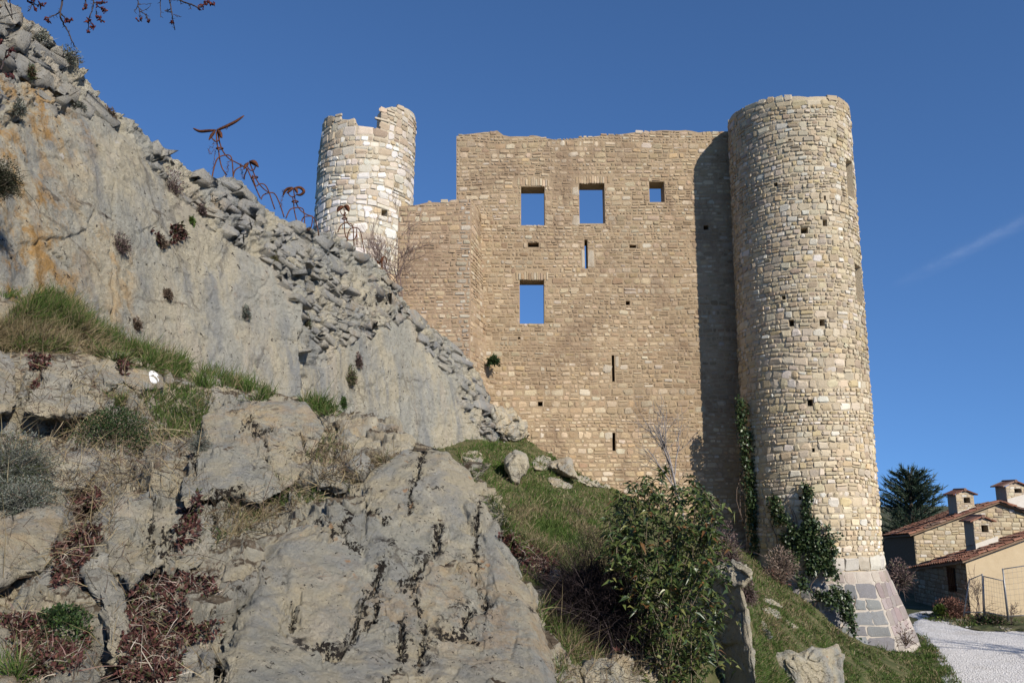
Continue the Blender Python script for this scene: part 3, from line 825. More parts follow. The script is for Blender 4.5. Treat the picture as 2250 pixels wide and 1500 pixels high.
def pick(rng, n, pal):
    w = np.array([x[1] for x in pal], float); c = np.array([x[0] for x in pal], float)
    k = rng.choice(len(pal), n, p=w / w.sum())
    return c[k] * rng.uniform(0.84, 1.14, (n, 1)) * rng.uniform(0.97, 1.03, (n, 3))

def layout(u0, u1, v0, v1, hr, wr, rng, holes=(), gap=0.02, split=0.35, top=None):
    """irregular courses: list of (u0,u1,v0,v1)"""
    out = []
    v = v0
    while v < v1:
        h = rng.uniform(*hr) if rng.rand() > 0.12 else hr[1] * rng.uniform(1.0, 1.25)
        u = u0 - rng.uniform(0, wr[1])
        while u < u1:
            w = rng.uniform(*wr) * (0.75 + 0.5 * (h - hr[0]) / (hr[1] - hr[0] + 1e-6))
            if h > hr[0] * 1.5 and rng.rand() < split:
                s = rng.uniform(0.35, 0.65) * h
                out.append((u, u + w, v, v + s))
                if w > wr[0] * 1.7 and rng.rand() < 0.5:
                    c = rng.uniform(0.4, 0.6) * w
                    out += [(u, u + c, v + s, v + h), (u + c, u + w, v + s, v + h)]
                else: out.append((u, u + w, v + s, v + h))
            else: out.append((u, u + w, v, v + h))
            u += w
        v += h
    res = []
    for a, b, c, d in out:
        a, b = max(a, u0), min(b, u1)
        if top is not None and (c + d) / 2 > top((a + b) / 2): continue
        bad = False
        for (ha, hb, hc, hd) in holes:
            if a < hb and b > ha and c < hd and d > hc:
                o = [(ha - a, 0), (b - hb, 1), (hc - c, 2), (d - hd, 3)]
                m, k = max(o)
                if m < 0.05: bad = True; break
                if k == 0: b = ha
                elif k == 1: a = hb
                elif k == 2: d = hc
                else: c = hd
        if bad or b - a < 0.05 or d - c < 0.035: continue
        g = gap * rng.uniform(0.6, 1.4) / 2
        res.append((a + g, b - g, c + g, d - g))
    return np.array(res)

_fr = [(i * 4 + j, (i + 1) * 4 + j, (i + 1) * 4 + j + 1, i * 4 + j + 1) for i in range(3) for j in range(3)]
_ring = [0, 4, 8, 12, 13, 14, 15, 11, 7, 3, 2, 1]
_sk = [(_ring[k], 16 + k, 16 + (k + 1) % 12, _ring[(k + 1) % 12]) for k in range(12)]
STONE_F = np.array(_fr + _sk)

def stone_verts(rects, S, rng, proud, warp=0.03, back=-0.05, rnd=0.22, jitter=0.095):
    """(N,28,3) vertices of a hewn stone on each rect of the surface S(u,v,n)"""
    n = len(rects)
    w = rects[:, 1] - rects[:, 0]; h = rects[:, 3] - rects[:, 2]
    ins = np.minimum(w, h) * rng.uniform(0.14, 0.28, n)
    A = np.zeros((n, 4, 4)); B = np.zeros((n, 4, 4)); Z = np.zeros((n, 4, 4))
    ua = np.stack([rects[:, 0], rects[:, 0] + ins, rects[:, 1] - ins, rects[:, 1]], 1)
    va = np.stack([rects[:, 2], rects[:, 2] + ins, rects[:, 3] - ins, rects[:, 3]], 1)
    A[:] = ua[:, :, None]; B[:] = va[:, None, :]
    pr = rng.uniform(*proud, n)
    Z[:] = (pr * rng.uniform(0.35, 0.6, n))[:, None, None]
    tx, ty = rng.uniform(-0.25, 0.25, n), rng.uniform(-0.25, 0.25, n)
    for i in (1, 2):
        for j in (1, 2):
            Z[:, i, j] = pr * (1 + (tx * (2 * i - 3) + ty * (2 * j - 3)) + rng.uniform(-0.12, 0.12, n))
    for i in (0, 3):
        for j in (0, 3):                                # knock the corners off
            k = rng.uniform(0.1, 1.0, n) * rnd * np.minimum(w, h) * 1.6
            A[:, i, j] += k * (1 if i == 0 else -1); B[:, i, j] += k * (1 if j == 0 else -1)
    jit = jitter * np.minimum(w, h)[:, None, None]
    A += rng.uniform(-1, 1, A.shape) * jit; B += rng.uniform(-1, 1, B.shape) * jit
    A, B, Z = A.reshape(n, 16), B.reshape(n, 16), Z.reshape(n, 16)
    A = np.concatenate([A, A[:, _ring]], 1); B = np.concatenate([B, B[:, _ring]], 1)
    Z = np.concatenate([Z, np.full((n, 12), back)], 1)
    q = np.stack([A * 0.45, B * 0.6, A * 0], -1)
    B = B + warp * fbm(q, 3, seed=5) * 2
    return S(A, B, Z)

def place_stones(parent, verts, cols, rank, mat, name='stone', most=300, soft=False):
    """the stones that show largest become parts, the rest one joined part"""
    order = np.argsort(-rank)
    single = order[:most]; rest = order[most:]
    base = np.array(parent_world(parent))
    for k in single:
        c = verts[k].mean(0)
        me = mesh_data(name, verts[k] - c, STONE_F, mat, np.broadcast_to(cols[k], (28, 3)), soft)
        o = bpy.data.objects.new(name, me)
        COL.objects.link(o)
        o.parent = parent
        o.location = c - base
    if len(rest):
        v = verts[rest].reshape(-1, 3)
        f = (STONE_F[None] + (np.arange(len(rest)) * 28)[:, None, None]).reshape(-1, 4)
        o = mesh_obj('small_stones' if most else name, v, f, mat, parent, np.repeat(cols[rest], 28, 0), False)
        o['kind'] = 'stuff'

def shell(name, S, us, vs, top, th, mat, parent, holes=(), blind=(), col=(0.3, 0.22, 0.14), closed=False, bump=0.02):
    """wall body with openings: holes go right through, blind ones are pockets"""
    us = np.unique(np.round(np.concatenate([us] + [[h[0], h[1]] for h in list(holes) + list(blind)]), 4))
    vs = np.unique(np.round(np.concatenate([vs] + [[h[2], h[3]] for h in list(holes) + list(blind)]), 4))
    nu, nv = len(us), len(vs)
    T = top(us)
    U, V = np.meshgrid(us, vs, indexing='ij')
    Vc = np.minimum(V, T[:, None])
    q = S(U, Vc, np.zeros_like(U))
    O = S(U, Vc, bump * (fbm(q * 1.2, 4, seed=77) + 0.6 * fbm(q * 5, 3, seed=78)))
    I = S(U, Vc, np.full_like(U, -th))
    uc = (us[:-1] + us[1:]) / 2; vc = (vs[:-1] + vs[1:]) / 2
    UC, VC = np.meshgrid(uc, vc, indexing='ij')
    def mask(hs):
        m = np.zeros(UC.shape, bool)
        for a, b, c, d in hs: m |= (UC > a) & (UC < b) & (VC > c) & (VC < d)
        return m
    thr = mask(holes); bl = mask(blind)
    dead = (V[:-1, :-1] >= T[:-1, None]) & (V[:-1, :-1] >= T[1:, None])
    v = np.concatenate([O.reshape(-1, 3), I.reshape(-1, 3)])
    n0 = nu * nv
    oi = lambda i, j: i * nv + j
    F = []
    for i in range(nu - 1):
        for j in range(nv - 1):
            if dead[i, j]: continue
            if not (thr[i, j] or bl[i, j]): F.append((oi(i, j), oi(i + 1, j), oi(i + 1, j + 1), oi(i, j + 1)))
            if not thr[i, j]: F.append((n0 + oi(i, j), n0 + oi(i, j + 1), n0 + oi(i + 1, j + 1), n0 + oi(i + 1, j)))
            h = thr[i, j] or bl[i, j]
            if h:
                for (ii, jj, a, b) in ((i - 1, j, (i, j), (i, j + 1)), (i + 1, j, (i + 1, j), (i + 1, j + 1)), (i, j - 1, (i, j), (i + 1, j)), (i, j + 1, (i, j + 1), (i + 1, j + 1))):
                    if 0 <= ii < nu - 1 and 0 <= jj < nv - 1 and not (thr[ii, jj] or bl[ii, jj]):
                        F.append((oi(*a), oi(*b), n0 + oi(*b), n0 + oi(*a)))
        F.append((oi(i, nv - 1), oi(i + 1, nv - 1), n0 + oi(i + 1, nv - 1), n0 + oi(i, nv - 1)))
    if not closed:
        for i in (0, nu - 1):
            for j in range(nv - 1): F.append((oi(i, j), oi(i, j + 1), n0 + oi(i, j + 1), n0 + oi(i, j)))
    return mesh_obj(name, v, np.array(F), mat, parent, np.broadcast_to(np.array(col), (len(v), 3)), False)

def rank_by(verts, normal_hint=None):
    """how large each stone shows: its pixel area in the frame"""
    px, py = PIX(verts[:, [0, 3, 15, 12]])
    a = 0.5 * np.abs((px[:, 0] - px[:, 2]) * (py[:, 1] - py[:, 3]) - (px[:, 1] - px[:, 3]) * (py[:, 0] - py[:, 2]))
    e = verts[:, 12] - verts[:, 0]; g = verts[:, 3] - verts[:, 0]
    nn = np.cross(e, g)
    facing = (nn * (CAM - verts[:, 0])).sum(1) > 0
    inside = (px.mean(1) > 0) & (px.mean(1) < 2250) & (py.mean(1) > 0) & (py.mean(1) < 1500)
    return np.where(facing & inside, a, -1.0)

# ---- main castle wall, a frontal plane 27 m off
YW = 27.0
def wp(px, py):
    q = P(px, py, YW); return float(q[0]), float(q[2])
def wrect(x0, y0, x1, y1):
    a, d = wp(x0, (y0 + y1) / 2)[0], wp((x0 + x1) / 2, y0)[1]
    b, c = wp(x1, (y0 + y1) / 2)[0], wp((x0 + x1) / 2, y1)[1]
    return (a, b, c, d)
XL = wp(1008, 400)[0]
castle_wall = empty('castle_wall', (3.0, YW, 1.5), 'tall roofless tan rubble wall with three large window openings and a small one', 'wall')
castle_wall_top = [(1000,302),(1011,300),(1040,294),(1060,290),(1093,287),(1100,298),(1180,300),(1210,306),(1240,308),(1330,297),(1420,290),(1515,284),(1526,291),(1590,288),(1700,288)]
_tx = np.array([wp(*a)[0] for a in castle_wall_top]); _tz = np.array([wp(*a)[1] for a in castle_wall_top])
def wall_top(u): return np.interp(u, _tx, _tz) + 0.05 * fbm(np.stack([np.asarray(u) * 2.5, np.asarray(u) * 0, np.asarray(u) * 0], -1), 3)
def SW(u, v, n): return np.stack([u - 0.012 * (v - 8) * sstep(0.6, 0.0, u - XL), YW - n, v + u * 0], -1)
W_HOLES = [wrect(1145,410,1197,495), wrect(1273,402,1329,491), wrect(1427,399,1460,444), wrect(1142,615,1196,711), wrect(1284.5,527,1291.5,590)]
W_BLIND = [wrect(1344.5,780,1350.5,838), wrect(1345.5,950,1352.5,990), wrect(1160,533,1184,543), wrect(1383,538,1398,545), wrect(1375,661,1384,670), wrect(1182,882,1192,892), wrect(1546,495,1557,505), wrect(1138,740,1143,745)]
XR = 8.6
MAT['wall_mortar'] = masonry_mat('wall_mortar', 0.72, 0.35, 0.8, 1.0, (0.205, 0.14, 0.09))
shell('wall_core', SW, np.arange(XL, XR, 0.22), np.arange(0.5, 17.4, 0.22), wall_top, 0.68, MAT['wall_mortar'], castle_wall, W_HOLES, W_BLIND, (0.35, 0.262, 0.165), bump=0.010)
rng = np.random.RandomState(7)
dressed = [wrect(1278,548,1284,588), wrect(1293,548,1306,588), wrect(1326,800,1343.5,818), wrect(1352,782,1360,806), wrect(1330,950,1344,966), wrect(1258,470,1272,492), wrect(1258,410,1272,428)]
rects = layout(XL, XR, 1.0, 17.2, (0.085, 0.185), (0.10, 0.31), rng, W_HOLES + W_BLIND + dressed, 0.050, 0.25, lambda u: float(wall_top(u)) + 0.02)
# voussoirs over the window heads
vous = []
for (a, b, c, d) in W_HOLES[:2] + [W_HOLES[3]]:
    x = a - 0.12
    while x < b + 0.12:
        w = rng.uniform(0.06, 0.11); vous.append((x, x + w - 0.012, d + 0.005, d + rng.uniform(0.22, 0.3))); x += w
vous = np.array(vous)
keep = np.array([not any(r[0] < v_[1] and r[1] > v_[0] and r[2] < v_[3] and r[3] > v_[2] for v_ in vous) for r in rects])
rects = np.concatenate([rects[keep], vous, np.array(dressed)])
n = len(rects)
cols = pick(rng, n, TAN)
cols[-len(dressed):] = np.array([0.42, 0.36, 0.27])
mid = np.stack([(rects[:, 0] + rects[:, 1]) / 2 * 0.5, (rects[:, 2] + rects[:, 3]) / 2 * 0.4, np.zeros(n)], -1)
low = sstep(9.5, 5.5, (rects[:, 2] + rects[:, 3]) / 2)[:, None]
cols = cols * (1.0 + 0.20 * low) * (1 + 0.36 * fbm(mid, 3, seed=4))[:, None]
vts = stone_verts(rects, SW, rng, (0.008, 0.027), 0.05, rnd=0.45, jitter=0.15)
place_stones(castle_wall, vts, cols, rank_by(vts), MAT['wall'])

# ---- projecting curtain wall left of it
curtain = empty('curtain_wall', (-3.2, 25.6, 3.5), 'lower tan rubble curtain wall joining the broken round tower, bare tree in front', 'wall')
YC = 25.4
def cx(px, py): return float(P(px, py, YC)[0])
def cz(py, px=960): return float(P(px, py, YC)[2])
XA, XB = cx(872, 600), cx(1034, 600)
_cx = np.array([cx(p, 450) for p in (870, 905, 930, 1000, 1020, 1040)]); _cz = np.array([cz(y) for y in (452, 449, 444, 443, 437, 437)])
def cur_top(u): return np.interp(u, _cx, _cz) + 0.05 * fbm(np.stack([np.asarray(u) * 3, np.asarray(u) * 0, np.asarray(u) * 0], -1), 3)
def SCU(u, v, n): return np.stack([u + v * 0, YC - n - 0.02 * (10 - v), v + u * 0], -1)
shell('wall_core', SCU, np.arange(XA, XB + 0.001, (XB - XA) / 12), np.arange(4.5, 14.4, 0.25), cur_top, 1.3, MAT['wall_mortar'], curtain, (), (), (0.335, 0.24, 0.155), bump=0.01)
r1 = layout(XA, XB, 5.0, 14.2, (0.085, 0.185), (0.11, 0.32), rng, (), 0.055, 0.15, lambda u: float(cur_top(u)) + 0.02)
v1 = stone_verts(r1, SCU, rng, (0.008, 0.03), 0.05, rnd=0.42, jitter=0.13)
# its right return, splayed towards the foot
def SR(u, v, n):
    w = 0.30 + 0.055 * np.clip(12.6 - v, 0, 12)
    k = u / 1.75
    return np.stack([XB + w * k ** 0.9 + n * 0.9, YC - 0.02 * (10 - v) + 1.75 * k - n * 0.35, v + u * 0], -1)
shell('return_core', SR, np.linspace(0, 1.75, 9), np.arange(4.0, 14.4, 0.25), lambda u: np.full(np.shape(u), float(cur_top(XB))), 0.3, MAT['wall_mortar'], curtain, (), (), (0.38, 0.285, 0.19), bump=0.03)
r2 = layout(0.02, 1.72, 4.6, 14.1, (0.10, 0.2), (0.18, 0.45), rng, (), 0.05, 0.3, lambda u: 99.0)
r2 = r2[(r2[:, 3] < float(cur_top(XB)) + 0.05)]
v2 = stone_verts(r2, SR, rng, (0.004, 0.022), 0.04)
r3 = layout(XB - 0.28, XB - 0.0, 4.6, 13.0, (0.14, 0.24), (0.25, 0.4), rng, (), 0.02, 0.0)
c1, c2 = pick(rng, len(r1), TAN) * 1.03, pick(rng, len(r2), TAN) * 1.12
qx = (r1[:, 1] > XB - 0.3)
c1[qx] = pick(rng, int(qx.sum()), [((0.42,0.37,0.29),1),((0.36,0.30,0.22),1)])
vv = np.concatenate([v1, v2])
place_stones(curtain, vv, np.concatenate([c1, c2]), rank_by(vv), MAT['wall'])

# ---- the round towers
def cyl_hit(px, py, c, rad):
    r = ray(px, py)
    dx, dy = r[0], r[1]
    ox, oy = CAM[0] - c[0], CAM[1] - c[1]
    A, B, Cc = dx * dx + dy * dy, 2 * (ox * dx + oy * dy), ox * ox + oy * oy - rad * rad
    disc = max(B * B - 4 * A * Cc, 0)
    t = (-B - math.sqrt(disc)) / (2 * A)
    x, y, z = CAM + r * t
    return math.atan2(x - c[0], -(y - c[1])), z
def cyl_rect(x0, y0, x1, y1, c, rad):
    xm, ym = (x0 + x1) / 2, (y0 + y1) / 2
    return (cyl_hit(x0, ym, c, rad)[0] * rad, cyl_hit(x1, ym, c, rad)[0] * rad, cyl_hit(xm, y1, c, rad)[1], cyl_hit(xm, y0, c, rad)[1])

RT, CT = 1.93, (9.244, 26.0)
LEAN = 0.0081
tower = empty('round_tower', (CT[0], CT[1], 0.2), 'tall intact round stone tower right of the castle wall, ivy at its foot', 'tower')
def ST(u, v, n):
    a = u / RT
    r = RT + n
    x0 = CT[0] + LEAN * (v - 8)
    return np.stack([x0 + r * np.sin(a), CT[1] - r * np.cos(a), v + u * 0], -1)
def tower_top(u):
    a = np.asarray(u) / RT
    return 16.62 + 0.32 * np.abs(np.sin(a / 2)) + 0.06 * fbm(np.stack([np.sin(a) * 5, np.cos(a) * 5, a * 0], -1), 3)
cr_ = lambda *a: cyl_rect(*a, CT, RT)
T_BLIND = [cr_(1805,483,1815,497), cr_(1757,500,1773,513), cr_(1732,702,1744,717), cr_(1800,701,1812,716), cr_(1775,877,1787,892), cr_(1696,401,1705,410), cr_(1716,649,1725,658), cr_(1786,984,1792,996), cr_(1757,1090,1763,1097),
           cr_(1807,430,1812,440), cr_(1728,305,1735,312)]
a0 = cyl_hit(1866, 395, CT, RT); 
T_BLIND += [(0.68 * RT, 0.98 * RT, cyl_hit(1866, 432, CT, RT)[1], cyl_hit(1866, 355, CT, RT)[1]), (0.72 * RT, 1.02 * RT, cyl_hit(1893, 668, CT, RT)[1], cyl_hit(1893, 592, CT, RT)[1])]
MAT['tower_mortar'] = masonry_mat('tower_mortar', 0.0, 0.4, 0.8)
U0, U1 = -math.pi * RT, math.pi * RT
shell('tower_core', ST, np.linspace(U0, U1, 73), np.arange(0.2, 17.4, 0.3), tower_top, 0.55, MAT['tower_mortar'], tower, (), T_BLIND, (0.45, 0.375, 0.262), True, 0.014)
bandz = cyl_hit(1880, 1255, CT, RT)[1]; bandt = cyl_hit(1880, 1222, CT, RT)[1]
rng = np.random.RandomState(11)
rects = np.concatenate([
    layout(U0, U1, bandt, 16.4, (0.10, 0.215), (0.115, 0.30), rng, T_BLIND, 0.030, 0.25, lambda u: float(tower_top(u)) - 0.05),
    layout(U0, U1, 16.38, 17.2, (0.15, 0.22), (0.2, 0.45), rng, T_BLIND, 0.02, 0.1, lambda u: float(tower_top(u)) + 0.03)])
a_ = rects.mean(1)
cols = pick(rng, len(rects), CREAM)
zc_ = (rects[:, 2] + rects[:, 3]) / 2; uc_ = (rects[:, 0] + rects[:, 1]) / 2
age = fbm(np.stack([uc_ * 0.5, zc_ * 0.35, uc_ * 0], -1), 3, seed=14)
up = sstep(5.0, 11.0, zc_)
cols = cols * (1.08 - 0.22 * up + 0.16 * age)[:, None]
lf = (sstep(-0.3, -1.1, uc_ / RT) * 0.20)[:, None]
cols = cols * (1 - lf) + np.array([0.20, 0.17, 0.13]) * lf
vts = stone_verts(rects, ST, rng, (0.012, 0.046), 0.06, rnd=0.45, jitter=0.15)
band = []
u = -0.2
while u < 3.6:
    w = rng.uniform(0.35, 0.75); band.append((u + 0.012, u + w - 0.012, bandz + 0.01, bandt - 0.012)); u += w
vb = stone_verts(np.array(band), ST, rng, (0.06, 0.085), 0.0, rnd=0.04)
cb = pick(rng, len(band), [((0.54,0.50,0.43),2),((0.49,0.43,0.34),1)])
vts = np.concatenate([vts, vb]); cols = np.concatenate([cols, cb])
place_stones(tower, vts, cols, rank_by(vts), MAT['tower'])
# sloping dressed-stone foot: a circle growing into an octagon
ZB0, ZB1 = -0.25, bandz
def SB(u, v, n):
    a = u / RT
    k = np.clip((ZB1 - v) / (ZB1 - 0.25), 0, 1.3)
    al = (a - R(28)) % R(45) - R(22.5)
    octo = math.cos(R(22.5)) / np.cos(al)
    r = (RT + 0.06) + k * 0.62
    r = r * (1 + np.clip(k * 1.5 + 0.15, 0, 1) * (octo / 0.96 - 1)) + n
    return np.stack([CT[0] + LEAN * (v - 8) + r * np.sin(a), CT[1] - r * np.cos(a), v + u * 0], -1)
MAT['foot_mortar'] = masonry_mat('foot_mortar', 0.0, 0.3, 0.6)
shell('foot_core', SB, np.linspace(-2.2, 4.2, 105), np.linspace(ZB0, ZB1, 12), lambda u: np.full(np.shape(u), ZB1), 0.5, MAT['foot_mortar'], tower, (), (), (0.43, 0.385, 0.325), False, 0.015)
foot = []
edges = np.linspace(0.12, ZB1 - 0.02, 7) + np.array([0, 0.05, -0.03, 0.02, -0.02, 0.04, 0])
for k in range(6):
    z0, z1 = edges[k], edges[k + 1]
    for (ua, ub) in ((R(-62) * RT, R(-17) * RT), (R(-17) * RT, R(28) * RT), (R(28) * RT, R(73) * RT)):
        u = ua + 0.02
        while u < ub - 0.12:
            w = min(rng.uniform(0.22, 0.42), ub - u - 0.02)
            if ub - u - w < 0.2: w = ub - u - 0.02
            foot.append((u, u + w, z0, z1, 0 if ub < R(29) * RT else 1, k)); u += w
foot = np.array(foot)
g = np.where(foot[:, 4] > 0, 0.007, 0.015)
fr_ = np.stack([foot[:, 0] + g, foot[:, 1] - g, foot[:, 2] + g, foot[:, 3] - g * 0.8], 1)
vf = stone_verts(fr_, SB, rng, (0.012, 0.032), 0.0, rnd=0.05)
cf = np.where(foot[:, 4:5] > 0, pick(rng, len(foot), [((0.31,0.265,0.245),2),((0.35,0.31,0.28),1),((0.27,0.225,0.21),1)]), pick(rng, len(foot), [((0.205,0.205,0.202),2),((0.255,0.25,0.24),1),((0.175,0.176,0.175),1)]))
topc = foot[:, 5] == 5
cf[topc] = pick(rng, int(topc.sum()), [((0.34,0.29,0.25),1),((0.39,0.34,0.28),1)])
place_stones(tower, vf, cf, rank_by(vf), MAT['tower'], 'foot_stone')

# broken round tower at the left
RL, CL = 1.87, (-5.91, 31.0)
old_tower = empty('ruined_tower', (CL[0], CL[1], 4), 'pale broken round tower with a notched top behind the ridge', 'tower')
def SL(u, v, n):
    a = u / RL
    r = RL + n
    return np.stack([CL[0] + 0.013 * (v - 8) + r * np.sin(a), CL[1] - r * np.cos(a), v + u * 0], -1)
prof = [(704,262),(714,256),(735,256),(748,262),(776,266),(780,284),(800,292),(815,289),(828,290),(829.5,241),(850,235),(880,237),(900,248),(914,266)]
ta = np.array([cyl_hit(x, y, CL, RL)[0] for x, y in prof]); tz = np.array([cyl_hit(x, y, CL, RL)[1] for x, y in prof])
def old_top(u):
    a = np.asarray(u) / RL
    b = np.interp(a, np.concatenate([[-3.2, -1.9], ta, [1.75, 3.2]]), np.concatenate([[14.6, 15.2], tz, [15.6, 14.6]]))
    return b + 0.05 * fbm(np.stack([np.asarray(u) * 3, np.asarray(u) * 0, np.asarray(u) * 0], -1), 3)
L_BLIND = [cyl_rect(833,461,846,475, CL, RL)]
us_ = np.unique(np.concatenate([np.linspace(-math.pi * RL, math.pi * RL, 73), ta[8:10] * RL]))
shell('tower_core', SL, us_, np.arange(4.0, 19.8, 0.25), old_top, 0.6, MAT['tower_mortar'], old_tower, (), L_BLIND, (0.48, 0.41, 0.30), True, 0.014)
rng = np.random.RandomState(21)
rects = layout(-math.pi * RL, math.pi * RL, 6.0, 19.5, (0.15, 0.32), (0.17, 0.46), rng, L_BLIND, 0.030, 0.3, lambda u: float(old_top(u)) + 0.03)
zc_ = (rects[:, 2] + rects[:, 3]) / 2
upm = zc_ + 0.9 * fbm(np.stack([rects[:, 0] * 0.6, zc_ * 0.5, zc_ * 0], -1), 3) + rng.normal(size=len(rects)) * 0.75 > 17.0
cols = np.where(upm[:, None], pick(rng, len(rects), [((0.46,0.37,0.26),2),((0.52,0.44,0.33),2),((0.41,0.32,0.22),1.2),((0.56,0.50,0.41),1.5)]), pick(rng, len(rects), WHITE))
vts = stone_verts(rects, SL, rng, (0.012, 0.05), 0.09, rnd=0.32, jitter=0.12)
place_stones(old_tower, vts, cols, rank_by(vts), MAT['tower'])

# ---- rubble stones of the old rampart that runs along the ridge
rampart = empty('ruined_rampart', tuple(P(560, 480, 14.0)), 'ruined grey drystone rampart along the crest of the limestone ridge', 'wall')
def rampart_stones(x0, x1, sc, seed):
    rg = np.random.RandomState(seed)
    ang = R(33)
    ca, sa = math.cos(ang), math.sin(ang)
    rc = layout(-900, 1500, -1100, 1100, (10 * sc, 27 * sc), (17 * sc, 54 * sc), rg, (), 2.4, 0.4)
    cx_, cy_ = (rc[:, 0] + rc[:, 1]) / 2, (rc[:, 2] + rc[:, 3]) / 2
    X_ = 500 + cx_ * ca - cy_ * sa; Y_ = 500 + cx_ * sa + cy_ * ca
    cr_y = np.interp(X_, CREST[:, 0], CREST[:, 1])
    ok = in_poly(X_, Y_, RUBBLE) & (Y_ > cr_y + 3) & (X_ > x0) & (X_ <= x1) & (rg.rand(len(rc)) < 0.95)
    ok &= fbm(np.stack([X_ / 60, Y_ / 60, X_ * 0], -1), 2, seed=9) > -0.42
    vs_ = []
    for r in rc[ok]:
        xm, ym = (r[0] + r[1]) / 2, (r[2] + r[3]) / 2
        h0 = hit(500 + xm * ca - ym * sa, 500 + xm * sa + ym * ca, RIDGE_BVH)
        if h0 is None: continue
        nrm = unit_(h0[1] + rg.uniform(-0.16, 0.16, 3))
        off0 = rg.uniform(-0.01, 0.05)
        def S_(A, B, Z):
            wx = A + 0.16 * (r[3] - r[2]) * np.sin(B * 0.31 + r[0]); wy = B + 0.10 * (r[1] - r[0]) * np.sin(A * 0.23 + r[2])
            x = 500 + wx * ca - wy * sa; y = 500 + wx * sa + wy * ca
            ry = ray(x, y)
            t = ((h0[0] - CAM) @ nrm) / (ry @ nrm)
            pts = CAM + ry * t[..., None]
            d_ = pts - h0[0]
            pts = h0[0] + d_ * np.minimum(1, 0.8 / (np.linalg.norm(d_, axis=-1, keepdims=True) + 1e-6))
            pts = pts + nrm * (Z + off0)[..., None]
            return pts + h0[1] * (0.09 * fbm(pts * 6.0, 3, seed=61) * (Z > -0.1))[..., None]
        vs_.append(stone_verts(r[None], S_, rg, (-0.01, 0.075), 0.0, -0.28, 0.7, jitter=0.17)[0])
    return vs_
def unit_(a): return a / np.linalg.norm(a)
rv = np.array(rampart_stones(-60, 330, 1.75, 3) + rampart_stones(330, 1120, 0.95, 4))
# stones are laid with image-down as +v: flip so that faces look outwards
rg = np.random.RandomState(5)
rc_ = pick(rg, len(rv), GREY) * np.array([0.92, 0.90, 0.86])
px_, py_ = PIX(rv.mean(1))
oc = in_poly(px_, py_, [(672,735),(740,745),(745,850),(675,820)])
rc_[oc] = pick(rg, int(oc.sum()), [((0.42,0.32,0.18),1),((0.36,0.30,0.22),1)])
a4 = PIX(rv[:, [0, 3, 15, 12]])
area = 0.5 * np.abs((a4[0][:, 0] - a4[0][:, 2]) * (a4[1][:, 1] - a4[1][:, 3]) - (a4[0][:, 1] - a4[0][:, 3]) * (a4[1][:, 0] - a4[1][:, 2]))
place_stones(rampart, rv, rc_, area, MAT['rubble'], soft=True)
# ------------------------------------------------------------------ vegetation
def unit(a): return a / (np.linalg.norm(a, axis=-1, keepdims=True) + 1e-9)

def blades(mb, base, dirs, ln, wd, cols, bend=0.35, rng=None, tipcol=None):
    """tapering bent blades, 3 triangles' worth each"""
    n = len(base)
    rng = rng or np.random
    ln = np.broadcast_to(ln, (n,)); wd = np.broadcast_to(wd, (n,))
    side = unit(np.cross(dirs, rng.normal(size=(n, 3))))
    fl = rng.normal(size=(n, 3)) * bend; fl[:, 2] -= bend * 0.8
    mid = base + dirs * (ln * 0.55)[:, None] + fl * (ln * 0.12)[:, None]
    tip = base + dirs * ln[:, None] + fl * (ln * 0.5)[:, None]
    w = (wd * 0.5)[:, None]
    v = np.stack([base - side * w, base + side * w, mid + side * w * 0.75, mid - side * w * 0.75, tip], 1).reshape(-1, 3)
    o = (np.arange(n) * 5)[:, None]
    tc = cols if tipcol is None else tipcol
    c = np.stack([cols * 0.8, cols * 0.8, cols, cols, tc], 1).reshape(-1, 3)
    mb.add(v, [o + np.array([[0, 1, 2, 3]]), o + np.array([[3, 2, 4]])], c)

def leaves(mb, base, dirs, ln, wd, cols, rng, fold=0.25, droop=0.0):
    n = len(base)
    ln = np.broadcast_to(ln, (n,)); wd = np.broadcast_to(wd, (n,))
    side = unit(np.cross(dirs, rng.normal(size=(n, 3)) + np.array([0, 0, 1.5])))
    up = np.cross(side, dirs)
    L, W = ln[:, None], wd[:, None]
    dr = np.array([0, 0, -1.0]) * (droop * L)
    a, t = base, base + dirs * L + dr
    m = base + dirs * L * 0.45 + dr * 0.15
    l = m - side * W * 0.5 + up * W * fold; r = m + side * W * 0.5 + up * W * fold
    v = np.stack([a, l, t, r, m], 1).reshape(-1, 3)
    o = (np.arange(n) * 5)[:, None]
    mb.add(v, np.concatenate([o + np.array([[0, 4, 1]]), o + np.array([[4, 2, 1]]), o + np.array([[0, 3, 4]]), o + np.array([[4, 3, 2]])]), np.repeat(cols, 5, 0))

def scatter(poly, n, rng, tree=None, jit=0.0, steep=None, near=None):
    """n points of the ground seen inside a photo outline"""
    poly = np.asarray(poly, float)
    lo, hi = poly.min(0), poly.max(0)
    ps, ns = [], []
    tries = 0
    while len(ps) < n and tries < n * 6:
        k = n - len(ps) + 20
        x = rng.uniform(lo[0], hi[0], k); y = rng.uniform(lo[1], hi[1], k)
        ok = in_poly(x, y, poly); tries += k
        for a, b in zip(x[ok], y[ok]):
            h = hit(a, b, tree)
            if h is None: continue
            if near is not None and not (near[0] < h[0][1] < near[1]): continue
            if steep is not None and h[1][2] < steep: continue
            ps.append(h[0]); ns.append(h[1])
    return np.array(ps[:n]).reshape(-1, 3), np.array(ns[:n]).reshape(-1, 3)

